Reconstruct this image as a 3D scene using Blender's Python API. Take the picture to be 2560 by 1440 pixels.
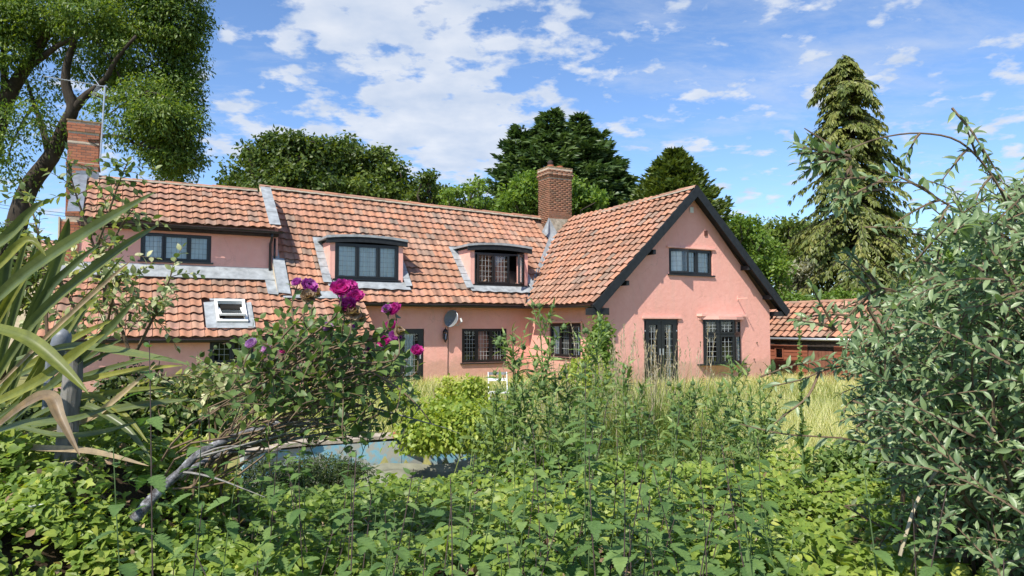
import bpy, math, random
import numpy as np
from mathutils import Vector, Matrix
for o in list(bpy.data.objects): bpy.data.objects.remove(o, do_unlink=True)
random.seed(7); RNG = np.random.default_rng(7)
SC = bpy.context.scene; COL = SC.collection; R = math.radians
# ------------------------------------------------------------------ camera
FPX = 1800.0; HOR = 818.0; EYE = 1.75
PITCH = math.atan((HOR - 720) / FPX)
cam = bpy.data.cameras.new('camera'); cam.sensor_width = 36; cam.lens = 36 * FPX / 2560
cam.clip_start = 0.05; cam.clip_end = 3000
camo = bpy.data.objects.new('camera', cam); COL.objects.link(camo)
camo.location = (0, 0, EYE); camo.rotation_euler = (math.pi / 2 + PITCH, 0, 0); SC.camera = camo
SC.render.resolution_x = 1024; SC.render.resolution_y = 576
SC.view_settings.view_transform = 'Standard'; SC.view_settings.look = 'None'
SC.view_settings.exposure = 0.68; SC.view_settings.gamma = 1
# ------------------------------------------------------------------ sun and sky
TH = R(28)                                     # the cottage is turned by this much
UX = Vector((math.cos(TH), math.sin(TH), 0)); VX = Vector((-math.sin(TH), math.cos(TH), 0))
LDIR = (UX * 1.62 + VX * 1.0 + Vector((0, 0, -2.35))).normalized()
sun = bpy.data.lights.new('sun', 'SUN'); sun.energy = 4.4; sun.angle = R(0.55); sun.color = (1, 0.945, 0.85)
suno = bpy.data.objects.new('sun', sun); COL.objects.link(suno); suno.location = (-8, -12, 20)
suno.rotation_euler = LDIR.to_track_quat('-Z', 'Y').to_euler()
world = bpy.data.worlds.new('World'); SC.world = world; world.use_nodes = True
def build_sky():
    nt = world.node_tree; N = nt.nodes; L = nt.links; N.clear()
    out = N.new('ShaderNodeOutputWorld'); bg = N.new('ShaderNodeBackground'); bg.inputs[1].default_value = 0.125
    sky = N.new('ShaderNodeTexSky'); sky.sky_type = 'NISHITA'; sky.sun_disc = False
    sky.sun_elevation = math.asin(-LDIR.z); sky.sun_rotation = math.atan2(-LDIR.x, -LDIR.y)
    sky.air_density = 1.0; sky.dust_density = 0.15; sky.ozone_density = 3.2; sky.altitude = 900
    tc = N.new('ShaderNodeTexCoord'); sep = N.new('ShaderNodeSeparateXYZ'); L.new(tc.outputs['Generated'], sep.inputs[0])
    def M(op, a, b=None, clamp=False):
        n = N.new('ShaderNodeMath'); n.operation = op; n.use_clamp = clamp
        for i, x in enumerate((a, b)):
            if x is None: continue
            if isinstance(x, (int, float)): n.inputs[i].default_value = x
            else: L.new(x, n.inputs[i])
        return n.outputs[0]
    zz = M('ADD', M('MAXIMUM', sep.outputs[2], 0.0), 0.16)
    px = M('DIVIDE', sep.outputs[0], zz); py = M('DIVIDE', sep.outputs[1], zz)
    cmb = N.new('ShaderNodeCombineXYZ'); L.new(px, cmb.inputs[0]); L.new(py, cmb.inputs[1])
    def noise(scale, detail, rough, off, rot=0, sx=1, sy=1, dist=0):
        mp = N.new('ShaderNodeMapping'); mp.inputs['Location'].default_value = off
        mp.inputs['Rotation'].default_value = (0, 0, rot); mp.inputs['Scale'].default_value = (sx, sy, 1)
        L.new(cmb.outputs[0], mp.inputs[0])
        n = N.new('ShaderNodeTexNoise'); n.inputs['Scale'].default_value = scale; n.inputs['Detail'].default_value = detail
        n.inputs['Roughness'].default_value = rough; n.inputs['Distortion'].default_value = dist
        L.new(mp.outputs[0], n.inputs[0]); return n.outputs[0]
    def blob(pxx, pyy, rx, ry, rot=0):                # where a bank of cloud stands in the sky
        x = (pxx - 1280) / FPX; y = (720 - pyy) / FPX
        d = Vector((x, math.cos(PITCH) - y * math.sin(PITCH), math.sin(PITCH) + y * math.cos(PITCH))).normalized()
        cx, cy = d.x / (d.z + .16), d.y / (d.z + .16)
        dx = M('SUBTRACT', px, cx); dy = M('SUBTRACT', py, cy); c, s = math.cos(rot), math.sin(rot)
        a = M('DIVIDE', M('ADD', M('MULTIPLY', dx, c), M('MULTIPLY', dy, s)), rx)
        b = M('DIVIDE', M('SUBTRACT', M('MULTIPLY', dy, c), M('MULTIPLY', dx, s)), ry)
        q = M('SQRT', M('ADD', M('MULTIPLY', a, a), M('MULTIPLY', b, b)))
        return M('SUBTRACT', 1.0, q, True)
    big = noise(2.4, 3, .5, (3.1, 1.7, 0)); fine = noise(8.5, 12, .56, (0.4, 7.7, 0), dist=.06)
    puff = M('ADD', M('MULTIPLY', big, .34), M('MULTIPLY', fine, .66))
    place = M('ADD', M('ADD', M('MULTIPLY', blob(1120, 230, .48, .75), .165), M('MULTIPLY', blob(930, 60, .30, .24), .12)),
              M('ADD', M('MULTIPLY', blob(1150, 430, .36, .8), .13), M('MULTIPLY', blob(640, 300, .3, .35), .07)))
    dens = M('ADD', puff, place)
    rp = N.new('ShaderNodeValToRGB'); L.new(dens, rp.inputs[0])
    rp.color_ramp.elements[0].position = .53; rp.color_ramp.elements[0].color = (0, 0, 0, 1)
    rp.color_ramp.elements[1].position = .61; rp.color_ramp.elements[1].color = (1, 1, 1, 1)
    cir = noise(3.4, 10, .66, (5.3, 2.2, 0), rot=R(-38), sx=.8, sy=1.5, dist=.3)
    cirp = M('ADD', cir, M('ADD', M('MULTIPLY', blob(2150, 130, .75, .5), .17), M('MULTIPLY', blob(1960, 250, .5, .4), .08)))
    rc = N.new('ShaderNodeValToRGB'); L.new(cirp, rc.inputs[0])
    rc.color_ramp.elements[0].position = .53; rc.color_ramp.elements[0].color = (0, 0, 0, 1)
    rc.color_ramp.elements[1].position = .92; rc.color_ramp.elements[1].color = (.62, .62, .62, 1)
    cov = M('MAXIMUM', M('MULTIPLY', rp.outputs[0], .9), rc.outputs[0])
    # cloud shading: grey and white tones mixed by noise
    sh = noise(6, 4, .55, (1.4, 4.2, 0)); cc = N.new('ShaderNodeMix'); cc.data_type = 'RGBA'
    L.new(M('MULTIPLY', M('SUBTRACT', sh, .3), 1.9, True), cc.inputs[0])
    cc.inputs[6].default_value = (2.9, 3.4, 4.25, 1); cc.inputs[7].default_value = (4.7, 4.8, 5.0, 1)
    mx = N.new('ShaderNodeMix'); mx.data_type = 'RGBA'
    tint = N.new('ShaderNodeMix'); tint.data_type = 'RGBA'; tint.blend_type = 'MULTIPLY'; tint.inputs[0].default_value = 1; L.new(sky.outputs[0], tint.inputs[6]); tint.inputs[7].default_value = (.86, .95, 1.06, 1)
    L.new(cov, mx.inputs[0]); L.new(tint.outputs[2], mx.inputs[6]); L.new(cc.outputs[2], mx.inputs[7])
    L.new(mx.outputs[2], bg.inputs[0]); L.new(bg.outputs[0], out.inputs[0])
build_sky()
# ------------------------------------------------------------------ helpers
CAMP = np.array([0, 0, EYE])
def ray(px, py):
    x = (px - 1280) / FPX; y = (720 - py) / FPX
    return np.array([x, math.cos(PITCH) - y * math.sin(PITCH), math.sin(PITCH) + y * math.cos(PITCH)])
def at(px, py, depth):                        # the point of the place that lies at this distance in front of us
    d = ray(px, py); return CAMP + d * (depth / d[1])
def tag(o, label=None, cat=None, group=None, kind=None):
    if label: o['label'] = label
    if cat: o['category'] = cat
    if group: o['group'] = group
    if kind: o['kind'] = kind
    return o
def empty(name, loc=(0, 0, 0), rz=0, parent=None):
    o = bpy.data.objects.new(name, None); COL.objects.link(o); o.location = loc; o.rotation_euler = (0, 0, rz)
    o.empty_display_size = .2; o.parent = parent; return o
def link(name, me, parent=None, mtx=None):
    o = bpy.data.objects.new(name, me); COL.objects.link(o); o.parent = parent
    if mtx is not None: o.matrix_local = mtx
    return o
def np_mesh(name, V, F, mats=None, rnd=None, smooth=False, midx=None):
    """V (n,3); F (m,k) equal-sized faces, or a list of such arrays"""
    me = bpy.data.meshes.new(name); V = np.asarray(V, dtype=np.float32)
    Fs = F if isinstance(F, list) else [F]; Fs = [np.asarray(f, dtype=np.int32) for f in Fs if len(f)]
    loops = np.concatenate([f.ravel() for f in Fs]); tot = np.concatenate([np.full(len(f), f.shape[1], np.int32) for f in Fs])
    st = np.concatenate([[0], np.cumsum(tot)[:-1]]).astype(np.int32)
    me.vertices.add(len(V)); me.vertices.foreach_set('co', V.ravel())
    me.loops.add(len(loops)); me.loops.foreach_set('vertex_index', loops)
    me.polygons.add(len(tot)); me.polygons.foreach_set('loop_start', st)
    if smooth: me.polygons.foreach_set('use_smooth', np.ones(len(tot), dtype=bool))
    for m in (mats if isinstance(mats, (list, tuple)) else [mats]):
        if m: me.materials.append(m)
    if midx is not None: me.polygons.foreach_set('material_index', np.asarray(midx, np.int32))
    if rnd is not None:
        a = me.attributes.new('rnd', 'FLOAT', 'FACE'); a.data.foreach_set('value', np.asarray(rnd, np.float32))
    me.update(calc_edges=True); return me
class MB:
    def __init__(s): s.V = []; s.F = []
    def add(s, vs, fs):
        b = len(s.V); s.V += [tuple(v) for v in vs]; s.F += [tuple(b + i for i in f) for f in fs]; return s
    def box(s, x0, x1, y0, y1, z0, z1):
        return s.add([(x0,y0,z0),(x1,y0,z0),(x1,y1,z0),(x0,y1,z0),(x0,y0,z1),(x1,y0,z1),(x1,y1,z1),(x0,y1,z1)],
                     [(0,3,2,1),(4,5,6,7),(0,1,5,4),(1,2,6,5),(2,3,7,6),(3,0,4,7)])
    def prism(s, poly, off):
        n = len(poly); o = Vector(off); a = [Vector(p) for p in poly]; b = [p + o for p in a]
        return s.add(a + b, [tuple(reversed(range(n))), tuple(range(n, 2*n))] + [(i, (i+1) % n, n+(i+1) % n, n+i) for i in range(n)])
    def bar(s, p, q, w, h, up=(0, 0, 1)):
        p, q = Vector(p), Vector(q); d = (q - p).normalized(); x = d.cross(Vector(up))
        if x.length < 1e-4: x = d.cross(Vector((1, 0, 0)))
        x = x.normalized() * w / 2; y = x.cross(d).normalized() * h / 2
        return s.prism([p - x - y, p + x - y, p + x + y, p - x + y], q - p)
    def quad(s, *ps): return s.add(ps, [tuple(range(len(ps)))])
    def tube(s, pts, r, n=6, cap=True):
        P = [Vector(p) for p in pts]; rr = r if hasattr(r, '__len__') else [r] * len(P); b = len(s.V); x = None
        for i, p in enumerate(P):
            d = (P[min(i+1, len(P)-1)] - P[max(i-1, 0)])
            d = d.normalized() if d.length > 1e-9 else Vector((0, 0, 1))
            if x is None: x = d.orthogonal().normalized()
            x = (x - d * x.dot(d)); x = x.normalized() if x.length > 1e-6 else d.orthogonal().normalized(); y = d.cross(x)
            for k in range(n):
                a = 2 * math.pi * k / n; s.V.append(tuple(p + (x * math.cos(a) + y * math.sin(a)) * rr[i]))
        for i in range(len(P) - 1):
            for k in range(n):
                s.F.append((b+i*n+k, b+i*n+(k+1) % n, b+(i+1)*n+(k+1) % n, b+(i+1)*n+k))
        if cap:
            s.F.append(tuple(b + k for k in reversed(range(n)))); s.F.append(tuple(b+(len(P)-1)*n+k for k in range(n)))
        return s
    def lathe(s, prof, n=16, c=(0, 0, 0)):
        b = len(s.V)
        for r_, z in prof:
            for k in range(n):
                a = 2*math.pi*k/n; s.V.append((c[0]+r_*math.cos(a), c[1]+r_*math.sin(a), c[2]+z))
        for i in range(len(prof)-1):
            for k in range(n): s.F.append((b+i*n+k, b+i*n+(k+1) % n, b+(i+1)*n+(k+1) % n, b+(i+1)*n+k))
        return s
    def mesh(s, name, mat, smooth=False):
        me = bpy.data.meshes.new(name); me.from_pydata(s.V, [], s.F)
        if mat: me.materials.append(mat)
        if smooth: me.polygons.foreach_set('use_smooth', np.ones(len(me.polygons), dtype=bool))
        me.update(); return me
    def build(s, name, mat, parent=None, smooth=False, mtx=None): return link(name, s.mesh(name, mat, smooth), parent, mtx)
# ------------------------------------------------------------------ materials
MAT = {}
def bsdf_mat(name, rough=.8, spec=.3):
    m = bpy.data.materials.new(name); m.use_nodes = True; nt = m.node_tree; b = nt.nodes['Principled BSDF']
    b.inputs['Roughness'].default_value = rough; b.inputs['Specular IOR Level'].default_value = spec; MAT[name] = m
    return m, nt, b
def ramp(nt, src, stops):
    r = nt.nodes.new('ShaderNodeValToRGB'); e = r.color_ramp.elements
    while len(e) < len(stops): e.new(.5)
    for i, (p, c) in enumerate(stops): e[i].position = p; e[i].color = (*c, 1)
    nt.links.new(src, r.inputs[0]); return r.outputs[0]
def nz(nt, scale, detail=4, rough=.55, coord='Object', sc=None):
    tc = nt.nodes.new('ShaderNodeTexCoord'); n = nt.nodes.new('ShaderNodeTexNoise')
    n.inputs['Scale'].default_value = scale; n.inputs['Detail'].default_value = detail; n.inputs['Roughness'].default_value = rough
    if sc:
        mp = nt.nodes.new('ShaderNodeMapping'); mp.inputs['Scale'].default_value = sc
        nt.links.new(tc.outputs[coord], mp.inputs[0]); nt.links.new(mp.outputs[0], n.inputs[0])
    else: nt.links.new(tc.outputs[coord], n.inputs[0])
    return n.outputs[0]
def mixc(nt, fac, a, b, mode='MIX'):
    m = nt.nodes.new('ShaderNodeMix'); m.data_type = 'RGBA'; m.blend_type = mode
    for i, x in ((0, fac), (6, a), (7, b)):
        if isinstance(x, (int, float)): m.inputs[i].default_value = x
        elif isinstance(x, tuple): m.inputs[i].default_value = (*x, 1)
        else: nt.links.new(x, m.inputs[i])
    return m.outputs[2]
def bump(nt, b, src, strength, dist=.02):
    n = nt.nodes.new('ShaderNodeBump'); n.inputs['Strength'].default_value = strength; n.inputs['Distance'].default_value = dist
    nt.links.new(src, n.inputs['Height']); nt.links.new(n.outputs[0], b.inputs['Normal'])
def rnd_socket(nt):                            # one random number for each piece, joined or on its own
    a = nt.nodes.new('ShaderNodeAttribute'); a.attribute_name = 'rnd'; o = nt.nodes.new('ShaderNodeObjectInfo')
    s = nt.nodes.new('ShaderNodeMath'); s.operation = 'ADD'; nt.links.new(a.outputs['Fac'], s.inputs[0]); nt.links.new(o.outputs['Random'], s.inputs[1])
    f = nt.nodes.new('ShaderNodeMath'); f.operation = 'FRACT'; nt.links.new(s.outputs[0], f.inputs[0]); return f.outputs[0]
def plain(name, c, rough=.6, spec=.4, var=.12, scale=6, bmp=0, metal=0):
    m, nt, b = bsdf_mat(name, rough, spec); n = nz(nt, scale, 5)
    lo = tuple(x * (1 - var) for x in c); hi = tuple(min(1, x * (1 + var)) for x in c)
    nt.links.new(ramp(nt, n, [(.3, lo), (.7, hi)]), b.inputs['Base Color']); b.inputs['Metallic'].default_value = metal
    if bmp: bump(nt, b, nz(nt, scale * 8, 4), bmp, .01)
    return m
def leafmat(name, cols, trans=.35, tcol=None, rough=.45, spec=.35, mott=18):
    """cols: stops of leaf colours met across the plant"""
    m, nt, b = bsdf_mat(name, rough, spec)
    a = nt.nodes.new('ShaderNodeAttribute'); a.attribute_name = 'rnd'
    o = nt.nodes.new('ShaderNodeObjectInfo')
    s = nt.nodes.new('ShaderNodeMath'); s.operation = 'MULTIPLY_ADD'; nt.links.new(o.outputs['Random'], s.inputs[0]); s.inputs[1].default_value = .25
    nt.links.new(a.outputs['Fac'], s.inputs[2])
    c = ramp(nt, s.outputs[0], [(i / max(1, len(cols) - 1), x) for i, x in enumerate(cols)])
    c = mixc(nt, 1.0, c, ramp(nt, nz(nt, mott, 4, .6), [(.30, (.66, .68, .70)), (.55, (1, 1, 1)), (.75, (1.28, 1.2, 1.05))]), 'MULTIPLY')
    nt.links.new(c, b.inputs['Base Color'])
    t = nt.nodes.new('ShaderNodeBsdfTranslucent'); tc = mixc(nt, 1.0, c, tcol or (1.9, 1.8, .7), 'MULTIPLY'); nt.links.new(tc, t.inputs[0])
    mx = nt.nodes.new('ShaderNodeMixShader'); mx.inputs[0].default_value = trans
    nt.links.new(b.outputs[0], mx.inputs[1]); nt.links.new(t.outputs[0], mx.inputs[2])
    nt.links.new(mx.outputs[0], nt.nodes['Material Output'].inputs[0]); return m
def make_materials():
    m, nt, b = bsdf_mat('pink_render', .9, .15)
    n1 = nz(nt, .7, 6, .6); n2 = nz(nt, 5, 6, .6); st = nz(nt, 1.3, 5, .6, sc=(2.5, 2.5, .35))
    c = ramp(nt, n1, [(.3, (.76, .355, .285)), (.7, (.81, .41, .335))])
    c = mixc(nt, .16, c, ramp(nt, n2, [(.35, (.60, .31, .25)), (.65, (.80, .50, .43))]))
    c = mixc(nt, ramp(nt, st, [(.52, (0, 0, 0)), (.78, (.34, .34, .34))]), c, (.56, .39, .31))
    tcw = nt.nodes.new('ShaderNodeTexCoord'); spw = nt.nodes.new('ShaderNodeSeparateXYZ'); nt.links.new(tcw.outputs['Object'], spw.inputs[0]); ad = nt.nodes.new('ShaderNodeMath'); ad.operation = 'MULTIPLY_ADD'; nt.links.new(nz(nt, 2.2, 6, .65), ad.inputs[0]); ad.inputs[1].default_value = -1.1; nt.links.new(spw.outputs[2], ad.inputs[2])
    c = mixc(nt, ramp(nt, ad.outputs[0], [(0.0, (.5, .5, .5)), (.22, (0, 0, 0))]), c, (.40, .27, .19))              # splash and damp along the foot of the wall
    cr = nt.nodes.new('ShaderNodeTexVoronoi'); cr.feature = 'DISTANCE_TO_EDGE'; cr.inputs['Scale'].default_value = .55; dn = nt.nodes.new('ShaderNodeVectorMath'); dn.operation = 'MULTIPLY_ADD'
    tn = nt.nodes.new('ShaderNodeTexNoise'); tn.inputs['Scale'].default_value = 1.6; tn.inputs['Detail'].default_value = 5; nt.links.new(tcw.outputs['Object'], tn.inputs[0]); nt.links.new(tn.outputs['Color'], dn.inputs[0]); dn.inputs[1].default_value = (.9, .9, .9); nt.links.new(tcw.outputs['Object'], dn.inputs[2]); nt.links.new(dn.outputs[0], cr.inputs[0])
    c = mixc(nt, ramp(nt, cr.outputs['Distance'], [(0.0, (.30, .30, .30)), (.007, (0, 0, 0))]), c, (.46, .25, .20))   # hair cracks
    nt.links.new(c, b.inputs['Base Color']); bump(nt, b, nz(nt, 9, 8, .65), .45, .03)
    m, nt, b = bsdf_mat('pantile', .85, .2)
    r = rnd_socket(nt); n1 = nz(nt, 14, 6, .65); n2 = nz(nt, 60, 4, .7)
    c = ramp(nt, r, [(0, (.21, .125, .09)), (.12, (.34, .17, .11)), (.3, (.46, .21, .125)), (.45, (.40, .21, .15)),
                     (.6, (.50, .235, .135)), (.72, (.34, .19, .14)), (.84, (.47, .265, .18)), (.94, (.31, .20, .15)), (1, (.22, .165, .13))])
    gp = nt.nodes.new('ShaderNodeNewGeometry'); wn = nt.nodes.new('ShaderNodeTexNoise'); wn.inputs['Scale'].default_value = .9; wn.inputs['Detail'].default_value = 6; nt.links.new(gp.outputs['Position'], wn.inputs[0])
    c = mixc(nt, ramp(nt, wn.outputs[0], [(.42, (0, 0, 0)), (.66, (.55, .55, .55))]), c, (.25, .145, .095))          # weathering that spreads over many tiles
    c = mixc(nt, ramp(nt, n1, [(.48, (0, 0, 0)), (.72, (.62, .62, .62))]), c, (.20, .135, .095))      # lichen and soot
    c = mixc(nt, ramp(nt, n2, [(.58, (0, 0, 0)), (.75, (.55, .55, .55))]), c, (.58, .46, .30))
    nt.links.new(c, b.inputs['Base Color']); bump(nt, b, n2, .35, .006)
    m, nt, b = bsdf_mat('brick', .9, .15)
    r = rnd_socket(nt); n1 = nz(nt, 22, 6, .65)
    c = ramp(nt, r, [(0, (.30, .105, .06)), (.4, (.42, .17, .095)), (.8, (.36, .14, .08)), (1, (.22, .11, .075))])
    c = mixc(nt, ramp(nt, n1, [(.52, (0, 0, 0)), (.8, (.6, .6, .6))]), c, (.20, .14, .09))
    nt.links.new(c, b.inputs['Base Color']); bump(nt, b, n1, .4, .006)
    m, nt, b = bsdf_mat('old_brick', .9, .15)
    r = rnd_socket(nt); n1 = nz(nt, 20, 6, .65)
    c = ramp(nt, r, [(0, (.16, .085, .05)), (.4, (.27, .125, .075)), (.8, (.22, .11, .07)), (1, (.15, .095, .06))])
    c = mixc(nt, ramp(nt, n1, [(.5, (0, 0, 0)), (.78, (.6, .6, .6))]), c, (.22, .17, .11))
    nt.links.new(c, b.inputs['Base Color']); bump(nt, b, n1, .4, .006)
    plain('mortar', (.50, .42, .32), .95, .1, .25, 12, .3)
    plain('ridge_mortar', (.30, .265, .205), .95, .1, .35, 9, .5)
    plain('lichen_brick', (.27, .19, .11), .95, .1, .45, 14, .4)
    plain('lead', (.285, .305, .315), .6, .4, .30, 5, .25)
    plain('dark_lead', (.16, .18, .21), .5, .5, .25, 6, .2)
    plain('black_paint', (.012, .013, .014), .38, .5, .2, 20, .05)
    plain('black_board', (.016, .019, .022), .62, .3, .3, 8, .12)
    plain('black_plastic', (.014, .014, .015), .35, .5, .1, 10)
    plain('pink_board', (.79, .42, .345), .75, .3, .08, 5)
    plain('cream', (.55, .45, .32), .85, .2, .2, 6, .2)
    plain('dark_deck', (.05, .035, .028), .9, .1, .2, 6)
    plain('room_shade', (.022, .02, .018), .95, .05, .3, 1.5)  # near black: the shade of unlit rooms put into the colour
    plain('curtain', (.86, .87, .85), .9, .1, .07, 4)
    plain('net_curtain', (.78, .83, .82), .9, .1, .06, 3)
    plain('pink_curtain', (.55, .30, .25), .9, .1, .08, 4)
    plain('lead_came', (.50, .52, .52), .5, .5, .05, 20)
    plain('dark_came', (.14, .16, .17), .5, .5, .05, 20)
    plain('white_paint', (.74, .74, .71), .5, .4, .08, 8)
    plain('galvanised', (.52, .54, .56), .4, .5, .1, 12, 0, .6)
    plain('dish_grey', (.17, .18, .19), .55, .4, .1, 10)
    plain('terracotta', (.36, .12, .065), .85, .2, .2, 10, .2)
    plain('soot', (.05, .04, .035), .9, .1, .3, 10)
    plain('brown_plastic', (.10, .04, .03), .5, .4, .1, 10)
    m, nt, b = bsdf_mat('window_glass', .03, .5)
    b.inputs['Base Color'].default_value = (.01, .012, .012, 1)
    g = nt.nodes.new('ShaderNodeBsdfGlossy'); g.inputs['Roughness'].default_value = .02; g.inputs[0].default_value = (.9, .95, 1, 1)
    t = nt.nodes.new('ShaderNodeBsdfTransparent'); t.inputs[0].default_value = (.95, .97, .96, 1)
    fr = nt.nodes.new('ShaderNodeFresnel'); fr.inputs[0].default_value = 1.75
    bn = nt.nodes.new('ShaderNodeBump'); bn.inputs['Strength'].default_value = .04; bn.inputs['Distance'].default_value = .05
    nt.links.new(nz(nt, 3, 2), bn.inputs['Height']); nt.links.new(bn.outputs[0], g.inputs['Normal'])
    mx = nt.nodes.new('ShaderNodeMixShader'); nt.links.new(fr.outputs[0], mx.inputs[0]); nt.links.new(t.outputs[0], mx.inputs[1]); nt.links.new(g.outputs[0], mx.inputs[2])
    nt.links.new(mx.outputs[0], nt.nodes['Material Output'].inputs[0])
    m, nt, b = bsdf_mat('weatherboard', .85, .2)
    c = ramp(nt, rnd_socket(nt), [(0, (.17, .055, .03)), (.5, (.235, .075, .042)), (1, (.30, .10, .055))])
    c = mixc(nt, .5, c, ramp(nt, nz(nt, 5, 6, .6, sc=(.4, .4, 8)), [(.3, (.14, .05, .03)), (.7, (.34, .12, .07))]))
    nt.links.new(c, b.inputs['Base Color'])
    plain('door_wood', (.20, .085, .055), .8, .2, .25, 5, .1)
    m, nt, b = bsdf_mat('bark', .95, .1)
    n = nz(nt, 3.5, 7, .7, sc=(1, 1, .3)); nt.links.new(ramp(nt, n, [(.3, (.022, .018, .014)), (.7, (.088, .072, .056))]), b.inputs['Base Color']); bump(nt, b, n, .7, .06)
    m, nt, b = bsdf_mat('grey_wood', .9, .15)
    n = nz(nt, 6, 8, .7, sc=(5, 5, .35)); nt.links.new(ramp(nt, n, [(.3, (.085, .08, .07)), (.5, (.21, .2, .185)), (.75, (.33, .31, .28))]), b.inputs['Base Color']); bump(nt, b, n, .6, .02)
    m, nt, b = bsdf_mat('lichen_wood', .95, .1)
    n = nz(nt, 40, 6, .7); nt.links.new(ramp(nt, n, [(.38, (.055, .05, .05)), (.55, (.17, .17, .18)), (.7, (.42, .43, .45))]), b.inputs['Base Color']); bump(nt, b, n, .6, .01)
    plain('twig', (.16, .115, .075), .9, .1, .3, 12)
    plain('pale_twig', (.34, .29, .20), .9, .1, .25, 12)
    plain('green_stem', (.10, .155, .055), .7, .2, .2, 20)
    plain('purple_stem', (.085, .06, .055), .7, .2, .3, 20)
make_materials()
# ================================================================== the cottage
G0 = at(1510, 970, 21.0); G0[2] = 0
cot = empty('cottage', tuple(G0), TH)
tag(cot, 'long pink rendered cottage with red pantile roofs, black windows and a projecting gable', 'house')
def Mx(o, x=(1, 0, 0), y=(0, 1, 0), z=(0, 0, 1)):
    return Matrix(((x[0], y[0], z[0], o[0]), (x[1], y[1], z[1], o[1]), (x[2], y[2], z[2], o[2]), (0, 0, 0, 1)))
def side(u, v): return Mx((u, v, 0), (0, -1, 0), (1, 0, 0))          # a wall that looks towards -u
def front(v): return Mx((0, v, 0))
def clip(poly, a, b, c):                                             # keep a*x+b*z<=c
    out = []
    for i, p in enumerate(poly):
        q = poly[(i+1) % len(poly)]; fp = a*p[0]+b*p[1]-c; fq = a*q[0]+b*q[1]-c
        if fp <= 0: out.append(p)
        if fp*fq < 0: t = fp/(fp-fq); out.append((p[0]+t*(q[0]-p[0]), p[1]+t*(q[1]-p[1])))
    return out
def wall(parent, M, x0, x1, z0, z1, holes=(), cuts=(), mat='pink_render', name='wall', depth=.16):
    mb = MB(); xs = sorted({x0, x1, *[h[0] for h in holes], *[h[1] for h in holes]}); zs = sorted({z0, z1, *[h[2] for h in holes], *[h[3] for h in holes]})
    for i in range(len(xs)-1):
        for j in range(len(zs)-1):
            xm = (xs[i]+xs[i+1])/2; zm = (zs[j]+zs[j+1])/2
            if any(h[0] < xm < h[1] and h[2] < zm < h[3] for h in holes): continue
            p = [(xs[i], zs[j]), (xs[i+1], zs[j]), (xs[i+1], zs[j+1]), (xs[i], zs[j+1])]
            for c in cuts: p = clip(p, *c) if p else p
            if len(p) > 2: mb.quad(*[(a, 0, b) for a, b in p])
    for a, b, c, d in holes:
        mb.add([(a, 0, c), (b, 0, c), (b, 0, d), (a, 0, d), (a, depth, c), (b, depth, c), (b, depth, d), (a, depth, d)],
               [(0, 4, 5, 1), (1, 5, 6, 2), (2, 6, 7, 3), (3, 7, 4, 0)])
    return mb.build(name, MAT[mat], parent, mtx=M)
def frame_bars(mb, x0, x1, z0, z1, w, y0, y1):
    mb.box(x0, x0+w, y0, y1, z0, z1); mb.box(x1-w, x1, y0, y1, z0, z1)
    mb.box(x0+w, x1-w, y0+.001, y1-.001, z0, z0+w); mb.box(x0+w, x1-w, y0+.001, y1-.001, z1-w, z1)
def curtain_mesh(x0, x1, z0, z1, y, folds):
    n = max(8, folds*6); V = []; F = []
    for i in range(n+1):
        x = x0+(x1-x0)*i/n; d = .025*math.sin(2*math.pi*folds*i/n)+.01*math.sin(5.1*i)
        V += [(x, y+d, z0), (x, y+d, z1)]
    F = [(2*i, 2*i+2, 2*i+3, 2*i+1) for i in range(n)]
    mb = MB(); mb.add(V, F); return mb
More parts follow.
